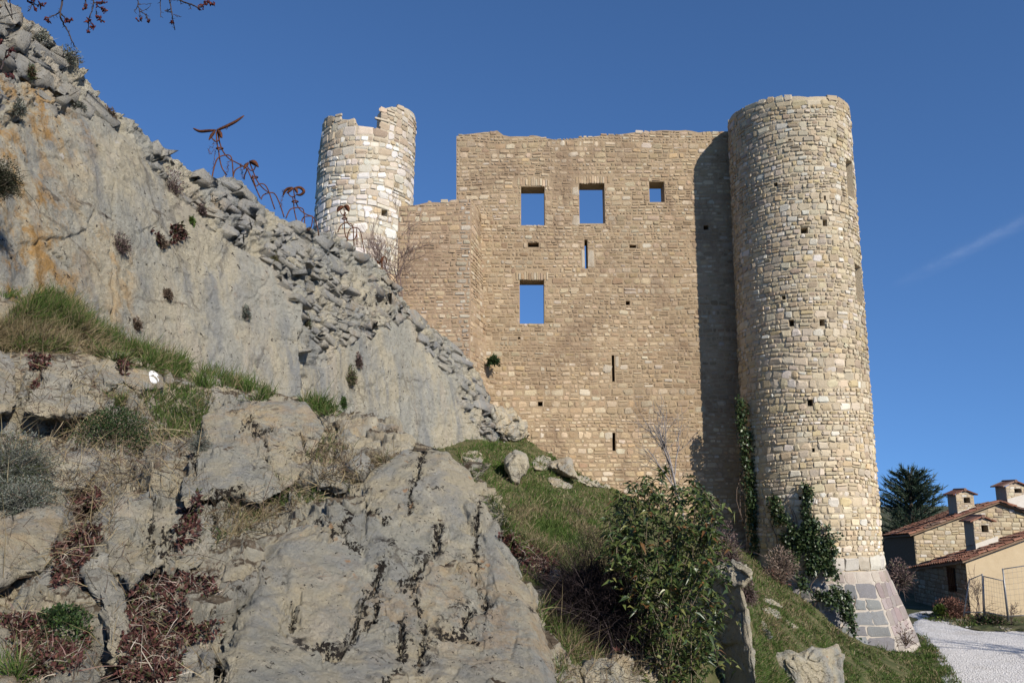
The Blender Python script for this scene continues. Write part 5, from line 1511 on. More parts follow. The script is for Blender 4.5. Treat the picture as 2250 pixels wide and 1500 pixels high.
# ------------------------------------------------------------------ iron figures on the ridge
def figure(label, d, polys, horns=(), ears=(), ring=None, r=0.012, wires=(), seed=0):
    """bent-rod animals; polys are photo outlines with a depth offset at each end"""
    rg = np.random.RandomState(seed)
    allp = np.concatenate([np.array(p)[:, :2] for p, _, _ in polys])
    root = empty('iron_goat_sculpture', P(allp[:, 0].mean(), allp[:, 1].max(), d), label, 'sculpture', 'rusty iron goat figures on the ridge')
    def line(p, a, b, m=18):
        p = np.array(p, float)
        q = cr(p, m)
        return P(q[:, 0], q[:, 1], d + np.linspace(a, b, m))
    names = ['spine', 'neck_rod', 'front_leg', 'rear_leg', 'muzzle']
    for i, (p, a, b) in enumerate(polys):
        mb = MB(); mb.tube(line(p, a, b), r, (0.5,) * 3, 6)
        mb.build(names[min(i, 4)] if i < 5 else 'rear_leg', MAT['rust'], root)
    for p, w in horns:
        mb = MB(); q = line(p, 0, 0.05, 14)
        wd = w * np.sin(np.linspace(0.25, math.pi, 14)) ** 0.7 + 0.006
        for s in (0,):
            t = unit(np.gradient(q, axis=0)); sd = unit(np.cross(t, np.array([0, 1.0, 0.25])))
            a, b = q - sd * wd[:, None], q + sd * wd[:, None]
            c = q + np.array([0, -0.03, 0.0]) * np.sin(np.linspace(0, math.pi, 14))[:, None]
            back = q + np.array([0, 0.012, 0])
            v = np.stack([a, c, b, back], 1).reshape(-1, 3)
            f = [(k * 4 + j, k * 4 + (j + 1) % 4, (k + 1) * 4 + (j + 1) % 4, (k + 1) * 4 + j) for k in range(13) for j in range(4)]
            mb.add(v, np.array(f))
        mb.build('horn', MAT['rust'], root)
    for p, w in ears:
        mb = MB(); q = line(p, 0, -0.06, 8)
        wd = w * np.sin(np.linspace(0.2, math.pi - 0.05, 8))
        t = unit(np.gradient(q, axis=0)); sd = unit(np.cross(t, np.array([0.2, 1.0, 0.2])))
        a, b = q - sd * wd[:, None], q + sd * wd[:, None]
        c = q + np.array([0, -0.025, 0.01]); bk = q + np.array([0, 0.008, 0])
        v = np.stack([a, c, b, bk], 1).reshape(-1, 3)
        mb.add(v, np.array([(k * 4 + j, k * 4 + (j + 1) % 4, (k + 1) * 4 + (j + 1) % 4, (k + 1) * 4 + j) for k in range(7) for j in range(4)]))
        mb.build('ear', MAT['rust'], root)
    if ring:
        mb = MB(); x, y, w, h = ring
        a = np.linspace(0, 2 * math.pi, 17)
        mb.tube(P(x + w * np.cos(a), y + h * np.sin(a), d + 0.05 * np.sin(a)), r * 1.1, (0.5,) * 3, 5)
        mb.build('neck_ring', MAT['rust'], root)
    for p in wires:
        mb = MB(); q = line(p, -0.05, 0.05, 22)
        q[1:] += rg.normal(size=(21, 3)) * 0.012
        mb.tube(q, 0.004, (0.5,) * 3, 3)
        for k in range(1, 22):
            s = unit(rg.normal(size=3)) * 0.035
            mb.tube(np.array([q[k] - s, q[k] + s]), 0.003, (0.5,) * 3, 3)
        mb.build('barbed_wire', MAT['rust'], root)

def Z1(*p): return [(400 + a / 5.17, 230 + b / 5.17) for a, b in p]
def Z2(*p): return [(600 + a / 5.0, 390 + b / 5.0) for a, b in p]
figure('largest rusty iron goat with wide spread horns, first and highest of the row', 13.9,
       [(Z1((405,300),(425,420),(465,530),(530,610),(610,655),(700,702)), 0, 0.25), (Z1((390,310),(396,430),(415,520),(428,620),(455,720),(508,800)), 0, 0.05),
        (Z1((335,860),(360,730),(395,625),(445,585),(520,572),(560,600),(575,700),(582,860)), -0.12, 0.12), (Z1((575,860),(595,760),(640,718),(705,700),(735,740),(712,800),(705,850)), 0.05, 0.35), (Z1((335,370),(355,400),(385,420),(415,405),(428,360)), -0.05, -0.05)],
       [(Z1((385,292),(300,298),(200,303),(125,268)), 0.022), (Z1((395,292),(500,248),(610,192),(706,124)), 0.023)], [(Z1((375,300),(340,345),(305,405)), 0.035), (Z1((395,295),(430,330),(456,382)), 0.045)], Z1((427, 498))[0] + (7.5, 1.8), 0.0118,
       [Z1((360,390),(350,460),(300,520),(330,560),(375,520),(365,640),(350,720)), Z1((540,620),(520,690),(505,760),(480,830),(430,880)), Z1((410,290),(450,262),(520,265))], 1)
figure('second rusty iron goat of the row with tan drooping ears, close behind the largest', 14.9,
       [(Z1((765,650),(800,740),(850,860),(910,940),(985,1000)), 0, 0.2), (Z1((740,725),(785,830),(830,930),(890,1065)), 0, 0.1),
        (Z1((800,800),(835,925),(880,900),(940,910),(985,985),(1030,1120),(1055,1190)), -0.1, 0.1), (Z1((900,1075),(920,1030),(985,1003),(1050,1012),(1105,1115),(1160,1280)), 0.05, 0.3), (Z1((740,700),(775,745),(815,740),(832,705)), 0, 0)],
       [], [(Z1((765,650),(820,660),(872,712)), 0.05), (Z1((755,660),(725,690),(700,740)), 0.04)], Z1((827, 825))[0] + (6.5, 2.0), 0.0118, [Z1((660,670),(680,750),(690,830))], 2)
figure('third rusty iron goat of the row, with a curled ring horn, against the sky', 15.9,
       [(Z1((1265,945),(1285,1080),(1330,1180),(1400,1240),(1485,1270)), 0, 0.2), (Z1((1255,1040),(1268,1120),(1275,1200),(1302,1320)), 0, 0.1),
        (Z1((1180,1290),(1225,1195),(1285,1172),(1355,1175),(1385,1220),(1395,1410)), -0.1, 0.1), (Z1((1352,1370),(1372,1290),(1420,1268),(1490,1278),(1530,1360),(1555,1490)), 0.05, 0.3), (Z1((1205,1000),(1225,1035),(1260,1048),(1290,1030)), 0, 0), (Z1((1485,1275),(1470,1380),(1440,1420),(1400,1415)), 0.15, 0.2)],
       [(Z1((1255,942),(1200,955),(1165,990),(1148,1035)), 0.022), (Z1((1275,950),(1340,942),(1385,985),(1345,1025),(1290,1018)), 0.026)], [(Z1((1262,945),(1225,975),(1190,1010)), 0.035), (Z1((1275,950),(1300,975),(1312,1010)), 0.035)], Z1((1284, 1102))[0] + (7, 1.8), 0.0118, [Z1((1150,960),(1145,1030),(1130,1100),(1125,1150))], 3)
figure('fourth rusty iron goat of the row, standing before the pale broken tower', 18.4,
       [(Z2((775,315),(790,420),(820,500),(870,540),(935,560)), 0, 0.2), (Z2((778,400),(782,500),(787,600),(810,670),(850,690),(900,672),(922,600)), 0, 0.15),
        (Z2((710,605),(738,535),(790,502),(855,510),(880,560),(885,680),(890,780)), -0.1, 0.1), (Z2((812,700),(828,600),(868,555),(930,558),(965,612),(985,720),(1003,818)), 0.05, 0.3), (Z2((740,370),(755,405),(785,410),(800,380)), 0, 0), (Z2((918,565),(922,650),(920,740)), 0.2, 0.25)],
       [], [(Z2((770,312),(735,335),(703,380)), 0.06), (Z2((782,312),(815,330),(836,378)), 0.06)], Z2((784, 452))[0] + (5.5, 1.8), 0.0125, [Z2((570,600),(620,595),(665,605),(710,600))], 4)
figure('fifth and smallest rusty iron goat, lowest at the end of the row', 20.4,
       [(Z2((1195,930),(1205,1000),(1217,1080)), 0, 0.1), (Z2((1190,950),(1200,910),(1215,875)), 0, 0), (Z2((1180,925),(1205,875),(1240,880),(1248,935)), 0, 0.05), (Z2((1195,960),(1185,1020),(1190,1085)), 0.1, 0.15), (Z2((1185,930),(1165,945),(1140,935)), 0, 0)],
       [(Z2((1205,905),(1170,935),(1135,912)), 0.02)], [(Z2((1205,880),(1190,900),(1180,930)), 0.03)], None, 0.0125, [], 5)

# ------------------------------------------------------------------ the tree whose budding twigs hang into the top left
bt = empty('budding_tree', (-2.3, -1.2, 0.9), 'budding twigs with dark red buds hanging into the top left corner from a tree', 'tree')
def Z3(*p): return [(a / 4.5, b / 4.5) for a, b in p]
TW = [(Z3((615,-120),(620,0),(598,120),(600,180),(640,250),(680,330),(705,390),(738,455)), 0.0045), (Z3((598,120),(540,150),(490,175),(465,215)), 0.003), (Z3((610,140),(640,175),(680,190)), 0.003), (Z3((300,-60),(318,30),(300,80),(275,118)), 0.0028), (Z3((318,40),(370,50),(425,35)), 0.0028), (Z3((330,45),(345,90)), 0.002),
      (Z3((850,-60),(848,20),(838,75)), 0.003), (Z3((905,-60),(925,25),(905,120),(880,180),(872,310)), 0.0032), (Z3((925,25),(985,40),(1030,22)), 0.003), (Z3((950,50),(1000,85),(1045,105)), 0.0026), (Z3((950,110),(960,160),(1010,205)), 0.0024),
      (Z3((1355,-60),(1362,40),(1378,110),(1385,180),(1398,215)), 0.0026), (Z3((1378,110),(1430,140),(1455,175),(1485,210)), 0.0024), (Z3((1365,70),(1325,105)), 0.002), (Z3((1390,120),(1470,80)), 0.0016), (Z3((1370,50),(1500,35)), 0.0013), (Z3((1445,140),(1450,190)), 0.002),
      (Z3((1660,-80),(1672,0),(1695,100),(1705,190),(1732,298)), 0.0036), (Z3((1695,90),(1625,110)), 0.0022), (Z3((1690,125),(1640,112)), 0.002), (Z3((1715,145),(1795,170)), 0.0014), (Z3((1705,220),(1670,232)), 0.0018), (Z3((1588,-40),(1586,60),(1588,175)), 0.0024),
      (Z3((1680,0),(1780,5),(1880,45),(1960,72),(2040,30),(2120,42)), 0.004), (Z3((1790,8),(1785,50)), 0.002), (Z3((1870,50),(1890,95)), 0.002),
      (Z3((90,-60),(100,20),(110,100),(120,190)), 0.003), (Z3((-40,420),(40,408),(120,402)), 0.002), (Z3((10,690),(50,560),(80,490),(150,450)), 0.0034), (Z3((-30,710),(40,720),(110,745),(125,770)), 0.003), (Z3((-30,700),(10,690)), 0.004), (Z3((-30,440),(20,420),(30,400)), 0.0024)]
tm, bm = MB(), MB()
rg = np.random.RandomState(8)
BUD = [((0.075,0.020,0.022),3),((0.055,0.016,0.016),2),((0.14,0.04,0.03),1)]
buds = []
def bud_cluster(p, n, s=0.0105):
    bm = MB(); buds.append(bm)
    b = p + rg.normal(size=(n, 3)) * s * 0.45
    for q in b: bm.tube(np.array([q - [0, 0, s * 0.5], q, q + rg.normal(size=3) * s * 0.5]), [s * 0.18, s * 0.42, s * 0.12], pick(rg, 1, BUD)[0], 5)
DT = 3.3
for p, r_ in TW:
    p = np.array(p, float)
    q = cr(p, max(6, len(p) * 4))
    w = P(q[:, 0], q[:, 1], DT + 0.05 * np.sin(np.arange(len(q)) * 0.4))
    w[1:] += rg.normal(size=(len(w) - 1, 3)) * 0.0012
    tm.tube(w, np.linspace(r_, r_ * 0.5, len(w)), (0.055, 0.042, 0.04), 5)
    for k in range(2, len(w), 2):
        s = unit(rg.normal(size=3)) * 0.014
        tm.tube(np.array([w[k], w[k] + s]), [0.0015, 0.0008], (0.055, 0.042, 0.04), 3)
for x, y in Z3((285,15),(330,5),(395,45),(425,32),(345,92),(465,190),(470,215),(690,185),(665,215),(648,195),(838,75),(850,70),(870,205),(878,195),(905,265),(920,262),(875,308),(1010,95),(1045,105),(960,165),(985,185),(1010,205),(2000,50),(2030,30),(2060,15),(2085,35),(1970,78),(2110,42),(1385,195),(1475,205),(1700,228),(70,560),(100,515),(125,490),(75,745),(105,755),(120,765),(1025,25),(975,45),(10,420)):
    bud_cluster(P(x, y, DT), 6)
# limbs and trunk out of the frame
limb = [P(300, -420, 3.0), P(136, -60, 3.3)]
hub = np.array([-1.55, 1.3, 7.1])
for pts in [((-2.3, -1.2, 0.7), (-2.35, -1.1, 3.0), (-2.2, -0.7, 5.2), (-1.9, 0.2, 6.5), hub)]:
    tm.tube(cr(np.array(pts, float), 24), np.linspace(0.16, 0.05, 24), (0.10, 0.08, 0.065), 9)
for x in (20, 70, 136, 195, 302, 352, 370):
    e = P(x, -16, DT); m = P(x, -160, DT - 0.1)
    tm.tube(cr(np.array([hub, (hub + m) / 2 + [0, 0, 0.15], m, e]), 14), np.linspace(0.03, 0.0042, 14), (0.06, 0.047, 0.043), 5)
e = P(-30, 155, DT); tm.tube(cr(np.array([hub, hub + [-0.7, 0.4, -0.3], P(-160, 40, DT), e]), 14), np.linspace(0.03, 0.004, 14), (0.06, 0.047, 0.043), 5)
for k in range(5):
    oo = []
    grow(np.array([-2.1, -0.4, 5.6]) + rg.normal(size=3) * 0.2, unit(np.array([-0.6, -0.3, 0.8]) + rg.normal(size=3) * 0.5), 1.4, 0.04, 3, rg, oo)
    for pts, rad, dp in oo: tm.tube(pts, rad, (0.09, 0.07, 0.06), 4)
tm.build('branch', MAT['twig'], bt)
for b_ in buds: b_.build('bud', MAT['twig'], bt)

# roadside trees just outside the frame that shade the gravel
for k, (x, y, lb) in enumerate([(20.9, 19.0, 'leafless roadside tree farther along the gravel path, its trunk shadow crossing the gravel'), (19.1, 17.4, 'leafless roadside tree nearer the camera, its trunk shadow crossing the gravel')]):
    rg = np.random.RandomState(60 + k)
    root = empty('roadside_tree', (x, y, 0), lb, 'tree')
    tr, cw = MB(), MB()
    tr.tube(cr(np.array([(x, y, -0.3), (x + 0.05, y, 1.5), (x - 0.05, y + 0.1, 3.2), (x, y, 5.0)]), 12), np.linspace(0.24, 0.12, 12), (0.12, 0.10, 0.08), 9)
    for j in range(6):
        oo = []
        grow(np.array([x, y, rg.uniform(3.0, 5.0)]), unit(np.array([rg.normal(), rg.normal(), 0.9])), 1.7, 0.06, 3, rg, oo)
        for pts, rad, dp in oo: cw.tube(pts, rad, (0.12, 0.10, 0.08), 4)
    tr.build('trunk', MAT['twig'], root); cw.build('crown', MAT['twig'], root)

# ------------------------------------------------------------------ the two houses
MAT['tile'] = masonry_mat('clay_tile', 0.0, 0.5, 0.4)
MAT['plaster'] = masonry_mat('pale_plaster', 0.25, 0.25, 0.25, 0.6, (0.36, 0.27, 0.17))
MAT['dark'] = flat_mat('dark_pane', (0.02, 0.018, 0.016), (0.035, 0.03, 0.027))  # plain near-black for the window pane
MAT['steel'] = flat_mat('galvanised_steel', (0.22, 0.22, 0.22), (0.30, 0.30, 0.29), 20, 0.5, 0.1, 0.6, 0.4)
TILE = [((0.22,0.105,0.07),3),((0.27,0.135,0.09),2),((0.16,0.075,0.052),2),((0.30,0.20,0.145),1),((0.14,0.095,0.075),1)]
def tile_roof(A, B, C, D, pitch, parent, rg, seg=0.34):
    """barrel tiles running from the eave A-D up to B-C"""
    A, B, C, D = map(np.asarray, (A, B, C, D))
    nrow = max(2, int(np.linalg.norm(D - A) / pitch)); nseg = max(2, int(np.linalg.norm(B - A) / seg))
    up = unit(np.cross(B - A, D - A)); up = up if up[2] > 0 else -up
    mb = MB()
    sl = MB()
    th = up * 0.07
    v = np.array([A, B, C, D, A - th, B - th, C - th, D - th])
    sl.add(v, [[0,1,2,3],[7,6,5,4],[0,4,5,1],[1,5,6,2],[2,6,7,3],[3,7,4,0]], (0.22, 0.15, 0.10))
    sl.build('roof_deck', MAT['tile'], parent, False)
    for i in range(nrow + 1):
        s = i / nrow
        e0, e1 = A + (D - A) * s, B + (C - B) * s
        ax = unit(e1 - e0); sd = unit(D - A); sd = unit(sd - ax * (sd @ ax))
        for k in range(nseg):
            p0 = e0 + (e1 - e0) * (k / nseg) - ax * 0.04; p1 = e0 + (e1 - e0) * ((k + 1) / nseg) + ax * 0.02
            j = rg.normal(size=3) * 0.008
            a = np.linspace(0, math.pi, 6)
            r0, r1 = pitch * 0.42, pitch * 0.34
            l0 = p0 + j + up * 0.025 + np.cos(a)[:, None] * sd * r0 + np.sin(a)[:, None] * up * r0
            l1 = p1 + j + up * 0.005 + np.cos(a)[:, None] * sd * r1 + np.sin(a)[:, None] * up * r1
            f = [(q, q + 1, q + 7, q + 6) for q in range(5)]
            mb.add(np.concatenate([l0, l1]), np.array(f), pick(rg, 1, TILE)[0])
    o = mb.build('roof_tiles', MAT['tile'], parent, True)
    o['kind'] = 'stuff'

def chimney(parent, px0, px1, ytop, ybase, d, rg, slope_dz=0.25):
    c0, c1 = P(px0, ybase, d), P(px1, ybase, d)
    z0, z1 = c0[2] - 0.35, P(px0, ytop, d)[2]
    x0, x1 = c0[0], c1[0]
    w = x1 - x0; y0, y1 = d, d + w * 0.95
    root = bpy.data.objects.new('chimney', None); COL.objects.link(root)
    root.parent = parent; root.location = Vector((x0 + w / 2, d + w / 2, z0)) - Vector(parent_world(parent))
    mb = MB()
    H = z1 - c0[2]
    h0, h1 = c0[2] + H * 0.50, c0[2] + H * 0.78
    cc = (0.40, 0.335, 0.25)
    mb.box((x0, y0, z0), (x1, y1, h0), cc); mb.box((x0, y0, h1), (x1, y1, z1 - H * 0.08), cc)
    mb.box((x0, y0, h0), (x0 + w * 0.42, y1, h1), cc); mb.box((x1 - w * 0.22, y0, h0), (x1, y1, h1), cc)
    mb.box((x0 + w * 0.42, y0 + w * 0.5, h0), (x1 - w * 0.22, y1, h1), (0.05, 0.045, 0.04))
    mb.build('stack', MAT['tower'], root, False)
    sm = MB()
    def SC_(u, v, n): return np.stack([x0 + u, y0 - n + v * 0, v + u * 0], -1)
    rc = layout(0, w, c0[2] - 0.1, z1 - H * 0.08, (0.09, 0.16), (0.14, 0.3), rg, [(w * 0.42, w * 0.78, h0, h1)], 0.02, 0.2)
    if len(rc):
        vs_ = stone_verts(rc, SC_, rg, (0.008, 0.02), 0.0)
        o = mesh_obj('stack_stones', vs_.reshape(-1, 3), (STONE_F[None] + (np.arange(len(rc)) * 28)[:, None, None]).reshape(-1, 4), MAT['tower'], root, np.repeat(pick(rg, len(rc), CREAM), 28, 0), False)
        o['kind'] = 'stuff'
    # two leaning cap slabs with a ridge tile
    cp = MB(); zc = z1 - H * 0.08; xm = (x0 + x1) / 2; ov = w * 0.2
    for sx in (-1, 1):
        a = np.array([xm + sx * (w / 2 + ov), 0, zc - 0.02]); b = np.array([xm, 0, zc + w * 0.26])
        for t in range(5):
            ya, yb = y0 - 0.1 + t * (w * 0.95 + 0.2) / 5, y0 - 0.1 + (t + 0.96) * (w * 0.95 + 0.2) / 5
            v = [(a[0], ya, a[2]), (b[0], ya, b[2]), (b[0], yb, b[2]), (a[0], yb, a[2])]
            v = np.array(v + [(q[0], q[1], q[2] + 0.055) for q in v])
            cp.add(v, [[0,3,2,1],[4,5,6,7],[0,1,5,4],[1,2,6,5],[2,3,7,6],[3,0,4,7]], pick(rg, 1, TILE)[0])
    cp.tube(np.array([(xm, y0 - 0.12, zc + w * 0.28), (xm, y1 + 0.1, zc + w * 0.28)]), 0.075, (0.20, 0.12, 0.09), 8)
    # gable infill
    cp.add(np.array([(x0, y0 + 0.003, zc), (x1, y0 + 0.003, zc), (xm, y0 + 0.003, zc + w * 0.24)]), [[0, 1, 2]], (0.42, 0.34, 0.25))
    cp.build('cap', MAT['tile'], root, False)
    fl = MB()
    fl.add(np.array([(x0 - 0.02, y0 - 0.06, z0), (x1 + 0.16, y0 - 0.06, z0), (x1 + 0.16, y0 - 0.06, c0[2] + 0.34), (x0 - 0.02, y0 - 0.06, c0[2] + 0.04), (x0 - 0.06, y1, c0[2] - 0.1), (x1 + 0.12, y1, c0[2] + 0.2)]), [[0,1,2,3],[3,2,5,4]], (0.62, 0.585, 0.52))
    fl.build('flashing', MAT['plaster'], root, False)

rg = np.random.RandomState(40)
# upper stone house
E = P(2008, 1176, 38.0); PK = P(2196, 1106, 38.0); RE = P(2345, 1160, 38.0)
upper = empty('stone_house', (E[0], 38.0, 0), 'stone house with red tiled gable roof and two chimneys, behind the plastered shed', 'house')
mb = MB()
zb = -0.5
DB = P(1941, 1182, 46.0)
mb.add(np.array([(E[0],38,zb),(RE[0],38,zb),(RE[0],38,RE[2]),(PK[0],38,PK[2]),(E[0],38,E[2])]), [[0,1,2],[0,2,3],[0,3,4]], (0.36,0.295,0.20))
mb.build('gable_wall', MAT['tower_mortar'], upper, False)
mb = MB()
mb.add(np.array([(E[0],38,zb),(E[0],38,E[2]),(DB[0],46,DB[2]),(DB[0],46,zb),(DB[0]+0.4,46,zb),(DB[0]+0.4,46,DB[2])]), [[0,1,2,3],[3,2,5,4]], (0.16,0.098,0.055))  # dark brown carries painted shade; the gable keeps its pale stone
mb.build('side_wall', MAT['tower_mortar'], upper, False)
def SG(u, v, n): return np.stack([u + v * 0, 38.0 - n + v * 0, v + u * 0], -1)
gl = lambda u: float(np.interp(u, [E[0], PK[0], RE[0]], [E[2], PK[2], RE[2]])) - 0.05
rc = layout(E[0], RE[0], 0.6, PK[2] + 0.1, (0.11, 0.24), (0.18, 0.46), rg, (), 0.035, 0.3, gl)
vs_ = stone_verts(rc, SG, rg, (0.01, 0.04), 0.05)
place_stones(upper, vs_, pick(rg, len(rc), CREAM) * 0.96, rank_by(vs_), MAT['tower'], most=200)
tile_roof(P(1999,1174,37.8), P(2196,1101,37.8), P(2196,1101,37.8) + (P(1935,1179,46.0) - P(1999,1174,37.8)), P(1935,1179,46.0), 0.21, upper, rg)
tile_roof(P(2350,1158,37.8), P(2196,1101,37.8), P(2196,1101,37.8) + (P(1935,1179,46.0) - P(1999,1174,37.8)), P(2350,1158,37.8) + (P(1935,1179,46.0) - P(1999,1174,37.8)), 0.21, upper, rg)
chimney(upper, 2104, 2143, 1083, 1126, 39.0, rg)
chimney(upper, 2213, 2256, 1066, 1098, 39.6, rg)

# lower plastered shed
A0 = P(2122, 1236, 32.0)
shed = empty('plastered_shed', (A0[0], 32.0, 0), 'low cream plastered shed with red tiled lean-to roof and barred window', 'house')
B0 = P(2345, 1152, 32.0); D0 = P(2004, 1252, 36.6)
mb = MB()
mb.add(np.array([(A0[0]-0.012,31.98,-0.5),(B0[0],31.98,-0.5),(B0[0],31.98,B0[2]),(A0[0]-0.012,31.98,A0[2])]), [[0,1,2,3]], (0.50,0.40,0.26))
mb.build('front_wall', MAT['plaster'], shed, False)
# side wall with a window opening; shade is also painted into its stone colour
SD = unit(np.array([D0[0] - A0[0], D0[1] - A0[1], 0])); SLn = math.hypot(D0[0] - A0[0], D0[1] - A0[1])
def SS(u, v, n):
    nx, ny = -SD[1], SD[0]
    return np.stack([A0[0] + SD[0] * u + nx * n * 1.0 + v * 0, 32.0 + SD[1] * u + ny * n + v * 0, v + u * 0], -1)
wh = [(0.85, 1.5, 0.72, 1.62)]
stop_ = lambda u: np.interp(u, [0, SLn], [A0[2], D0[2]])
shell('side_wall', SS, np.linspace(0.0, SLn, 12), np.linspace(-0.5, 2.4, 14), stop_, 0.35, MAT['tower_mortar'], shed, wh, (), (0.20,0.13,0.075))  # core colour darkened to deepen the shade on this side
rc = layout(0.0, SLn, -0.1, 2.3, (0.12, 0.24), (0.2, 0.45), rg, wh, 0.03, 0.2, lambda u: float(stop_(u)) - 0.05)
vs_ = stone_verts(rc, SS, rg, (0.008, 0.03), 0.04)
place_stones(shed, vs_, pick(rg, len(rc), TAN) * 0.7, rank_by(vs_), MAT['wall'], most=60)  # stone tones dimmed as painted shade too
win = bpy.data.objects.new('window', None); COL.objects.link(win); win.parent = shed
wc = SS(np.array(1.17), np.array(0.72), np.array(-0.2)); win.location = Vector(wc) - Vector(parent_world(shed))
mb = MB()
q = SS(np.array([0.85,1.5,1.5,0.85]), np.array([0.72,0.72,1.62,1.62]), np.full(4, -0.22)); mb.add(q, [[0,1,2,3]])
mb.build('pane', MAT['dark'], win, False)
mb = MB()
for u in (0.95, 1.08, 1.21, 1.34, 1.44): mb.tube(SS(np.array([u, u]), np.array([0.70, 1.64]), np.array([0.03, 0.03])), 0.012, (0.1,)*3, 6)
for v in (0.95, 1.4): mb.tube(SS(np.array([0.80, 1.55]), np.array([v, v]), np.array([0.03, 0.03])), 0.012, (0.1,)*3, 6)
mb.build('window_bars', MAT['rust'], win)
tile_roof(P(2114,1232,31.75), P(2345,1147,31.75), P(2345,1140,37.2), P(1996,1250,36.8), 0.21, shed, rg)
chimney(shed, 2143, 2184, 1141, 1196, 34.2, rg)

# ------------------------------------------------------------------ mesh fence panels
def panel(label, corners, nv, nh, seed):
    bl, br, tr_, tl = [P(*c) for c in corners]
    root = empty('mesh_fence_panel', bl, label, 'fence panel')
    for a, b in ((bl, tl), (br, tr_)):
        m = MB(); m.tube(np.array([a - [0, 0, 0.1], b]), 0.024, (0.3,)*3, 7); m.build('post', MAT['steel'], root)
    for f in (0.03, 0.985):
        m = MB(); m.tube(np.array([bl + (tl - bl) * f, br + (tr_ - br) * f]), 0.018, (0.3,)*3, 6); m.build('rail', MAT['steel'], root)
    m = MB()
    for k in range(1, nv): m.tube(np.array([bl + (br - bl) * k / nv, tl + (tr_ - tl) * k / nv]), 0.003, (0.3,)*3, 3)
    for k in range(1, nh): m.tube(np.array([bl + (tl - bl) * k / nh, br + (tr_ - br) * k / nh]), 0.003, (0.3,)*3, 3)
    m.build('wire_mesh', MAT['steel'], root)
panel('tall steel mesh fence panel before the cream wall, right edge of the picture', [(2216,1356,28.5),(2345,1350,28.5),(2345,1226,28.5),(2203,1248,28.5)], 14, 9, 1)
panel('middle steel mesh fence panel set between the leaning one and the tall one', [(2163,1346,29.3),(2214,1356,28.7),(2205,1274,28.7),(2160,1264,29.3)], 8, 8, 2)
panel('narrow steel mesh fence panel leaning at the shed corner', [(2117,1346,29.8),(2161,1347,29.4),(2158,1260,29.4),(2130,1272,29.8)], 6, 8, 3)

# earth heap and loose stones by the path
rock('earth_heap', 'dark weedy earth heap beside the gravel path in front of the fence', [(2095,1376),(2120,1362),(2150,1348),(2180,1345),(2215,1356),(2260,1366),(2330,1372),(2330,1388),(2230,1386),(2150,1386)], 29.5, (0, 0), 0.5, 1.2, 60, 24, 90, 0.6, 0.08, 0.0, 0.03, 'ground', 'earth heap', jag=1, sink=0.0)
for k, (x, y, r_) in enumerate([(2188,1378,6),(2202,1376,5),(2216,1378,7),(2232,1377,5),(2246,1378,6),(2172,1379,4),(2210,1384,4),(2158,1380,3.5)]):
    a = np.arange(7) * 2 * math.pi / 7
    rock('loose_stone', ['larger pale stone near the left end of the row under the earth heap', 'slightly small pale stone right of the larger left one, under the earth heap', 'largest pale stone in the middle of the row under the earth heap', 'small pale stone right of the largest one under the earth heap', 'last pale stone at the right end of the row under the earth heap', 'little pale stone left of the larger pale stone under the earth heap', 'little pale stone lying out on the gravel below the row of stones', 'tiniest pale stone at the far left tip of the earth heap'][k], np.stack([x + r_ * 1.3 * np.cos(a), y + r_ * np.sin(a)], 1), 28, (0, 0), 0.12, 0.15, 16, 8, 91 + k, 0.2, 0.02, 0.0, 0.01, 'pale_boulder', 'stone', 'loose stones by the path', jag=0.3)
for k, (x, y, rx_, ry_, lb) in enumerate([(1697, 1345, 30, 9, 'upper pale flat stone showing in the grass beside the ivy'), (1740, 1372, 20, 7, 'pale flat stone midway down the grass slope under the tower'), (1676, 1372, 8, 7, 'single little stone on the grass left of the pale flat stones'), (1700, 1325, 24, 6, 'topmost pale ledge in the grass below the tower corner'), (1760, 1490, 34, 6, 'pale flat ledge under the fissured block at the bottom edge')]):
    a = np.arange(9) * 2 * math.pi / 9
    rn = np.random.RandomState(k)
    rock('flat_stone', lb, np.stack([x + rx_ * np.cos(a) * rn.uniform(0.7, 1.1, 9), y + ry_ * np.sin(a) * rn.uniform(0.7, 1.1, 9) + rx_ * 0.35 * np.cos(a)], 1), 20, (0, 0), 0.15, 0.2, 36, 12, 110 + k, 0.3, 0.05, 0.02, 0.015, 'pale_boulder', 'stone', jag=1.0)

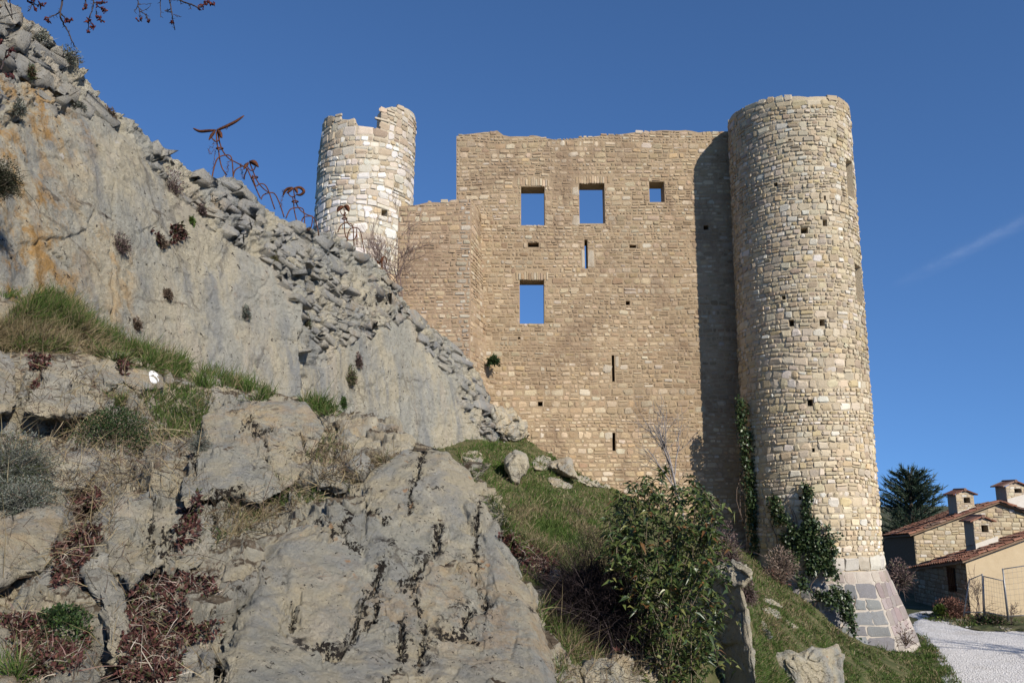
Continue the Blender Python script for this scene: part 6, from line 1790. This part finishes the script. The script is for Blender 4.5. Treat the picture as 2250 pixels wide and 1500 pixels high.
# ------------------------------------------------------------------ cedar behind the houses
rg = np.random.RandomState(55)
CD = 50.0
cb = P(2003, 1175, CD); cbase = np.array([cb[0], CD, -0.3]); ctop = P(1998, 1040, CD)
cedar = empty('cedar_tree', cbase, 'dark blue-green cedar with spiky ascending branches behind the houses', 'tree')
tr, cw, br = MB(), MB(), MB()
tr.tube(np.array([cbase, (cbase + ctop) / 2, ctop]), [0.28, 0.18, 0.03], (0.09, 0.07, 0.055), 8)
CED = [((0.040,0.068,0.044),3),((0.055,0.088,0.055),2),((0.08,0.105,0.06),1)]
Hc = ctop[2] - cbase[2]
for k in range(170):
    f = rg.uniform(0.12, 0.99)
    p = cbase + (ctop - cbase) * f
    az = rg.uniform(0, 2 * math.pi)
    L = (0.5 + 3.4 * (1 - f) ** 0.65) * rg.uniform(0.75, 1.12)
    d = unit(np.array([math.cos(az), math.sin(az), 0.32 + 0.75 * f]))
    m = 8
    pts = [p]
    for j in range(m):
        d = unit(d + np.array([0, 0, -0.03]) + rg.normal(size=3) * 0.06)
        pts.append(pts[-1] + d * L / m)
    pts = np.array(pts)
    br.tube(pts, np.linspace(0.045, 0.01, m + 1), (0.08, 0.065, 0.05), 4)
    n = int(26 * L)
    t = rg.uniform(0.12, 1, n) * m
    i = np.minimum(t.astype(int), m - 1)
    b = pts[i] + (pts[i + 1] - pts[i]) * (t - i)[:, None]
    sd = unit(np.cross(d, [0, 0, 1]))
    off = rg.uniform(-1, 1, (n, 1)) * sd * 0.30 * L / 2.5 * (1.15 - t[:, None] / m)
    b2 = b + off + np.array([0, 0, -0.04]) * np.abs(rg.normal(size=(n, 1)))
    blades(cw, b2, unit(d + off * 1.5 + rg.normal(size=(n, 3)) * 0.35 + np.array([0, 0, 0.25])), rg.uniform(0.22, 0.5, n), 0.045, pick(rg, n, CED), 0.3, rg)
    blades(cw, b2, unit(d * 0.3 + rg.normal(size=(n, 3))), rg.uniform(0.1, 0.2, n), 0.03, pick(rg, n, CED), 0.3, rg)
tr.build('trunk', MAT['twig'], cedar); br.build('branch', MAT['twig'], cedar); cw.build('crown', MAT['leaf'], cedar)

# faint contrail far off in the blue
mt = M('thin_contrail', 1.0, 0.0)
pc = mt.pos()
uvn = mt.N.new('ShaderNodeAttribute'); uvn.attribute_name = 'col'
sepc = mt.N.new('ShaderNodeSeparateColor'); mt.L.new(uvn.outputs['Color'], sepc.inputs[0])
al = mt.math('MULTIPLY', sepc.outputs[0], mt.mr(mt.noise(pc, 0.012, 6, 0.6), 0.25, 0.7, 0.01, 0.045))
mt.put(mt.b.inputs['Base Color'], (0.9, 0.9, 0.9))
mt.L.new(al, mt.b.inputs['Alpha'])
mt.done((0.9, 0.9, 0.9))
mb = MB()
k = 30
xs = np.linspace(1985, 2420, k); ys = np.interp(xs, [1985, 2100, 2250, 2420], [612, 555, 480, 395])
rows = []
cc = []
for o, a_ in zip(np.linspace(-30, 30, 7), (0, 0.45, 0.85, 1, 0.85, 0.45, 0)):
    rows.append(P(xs, ys + o, 3000.0) + np.array([0, 120, 0]) * math.cos(o / 30 * math.pi / 2))
    cc.append(np.repeat((a_ * np.clip((xs - 1985) / 130, 0, 1))[:, None], 3, 1))
con = mesh_obj('contrail', np.concatenate(rows), grid_faces(7, k), mt.m, None, np.concatenate(cc))
tag(con, kind='stuff')
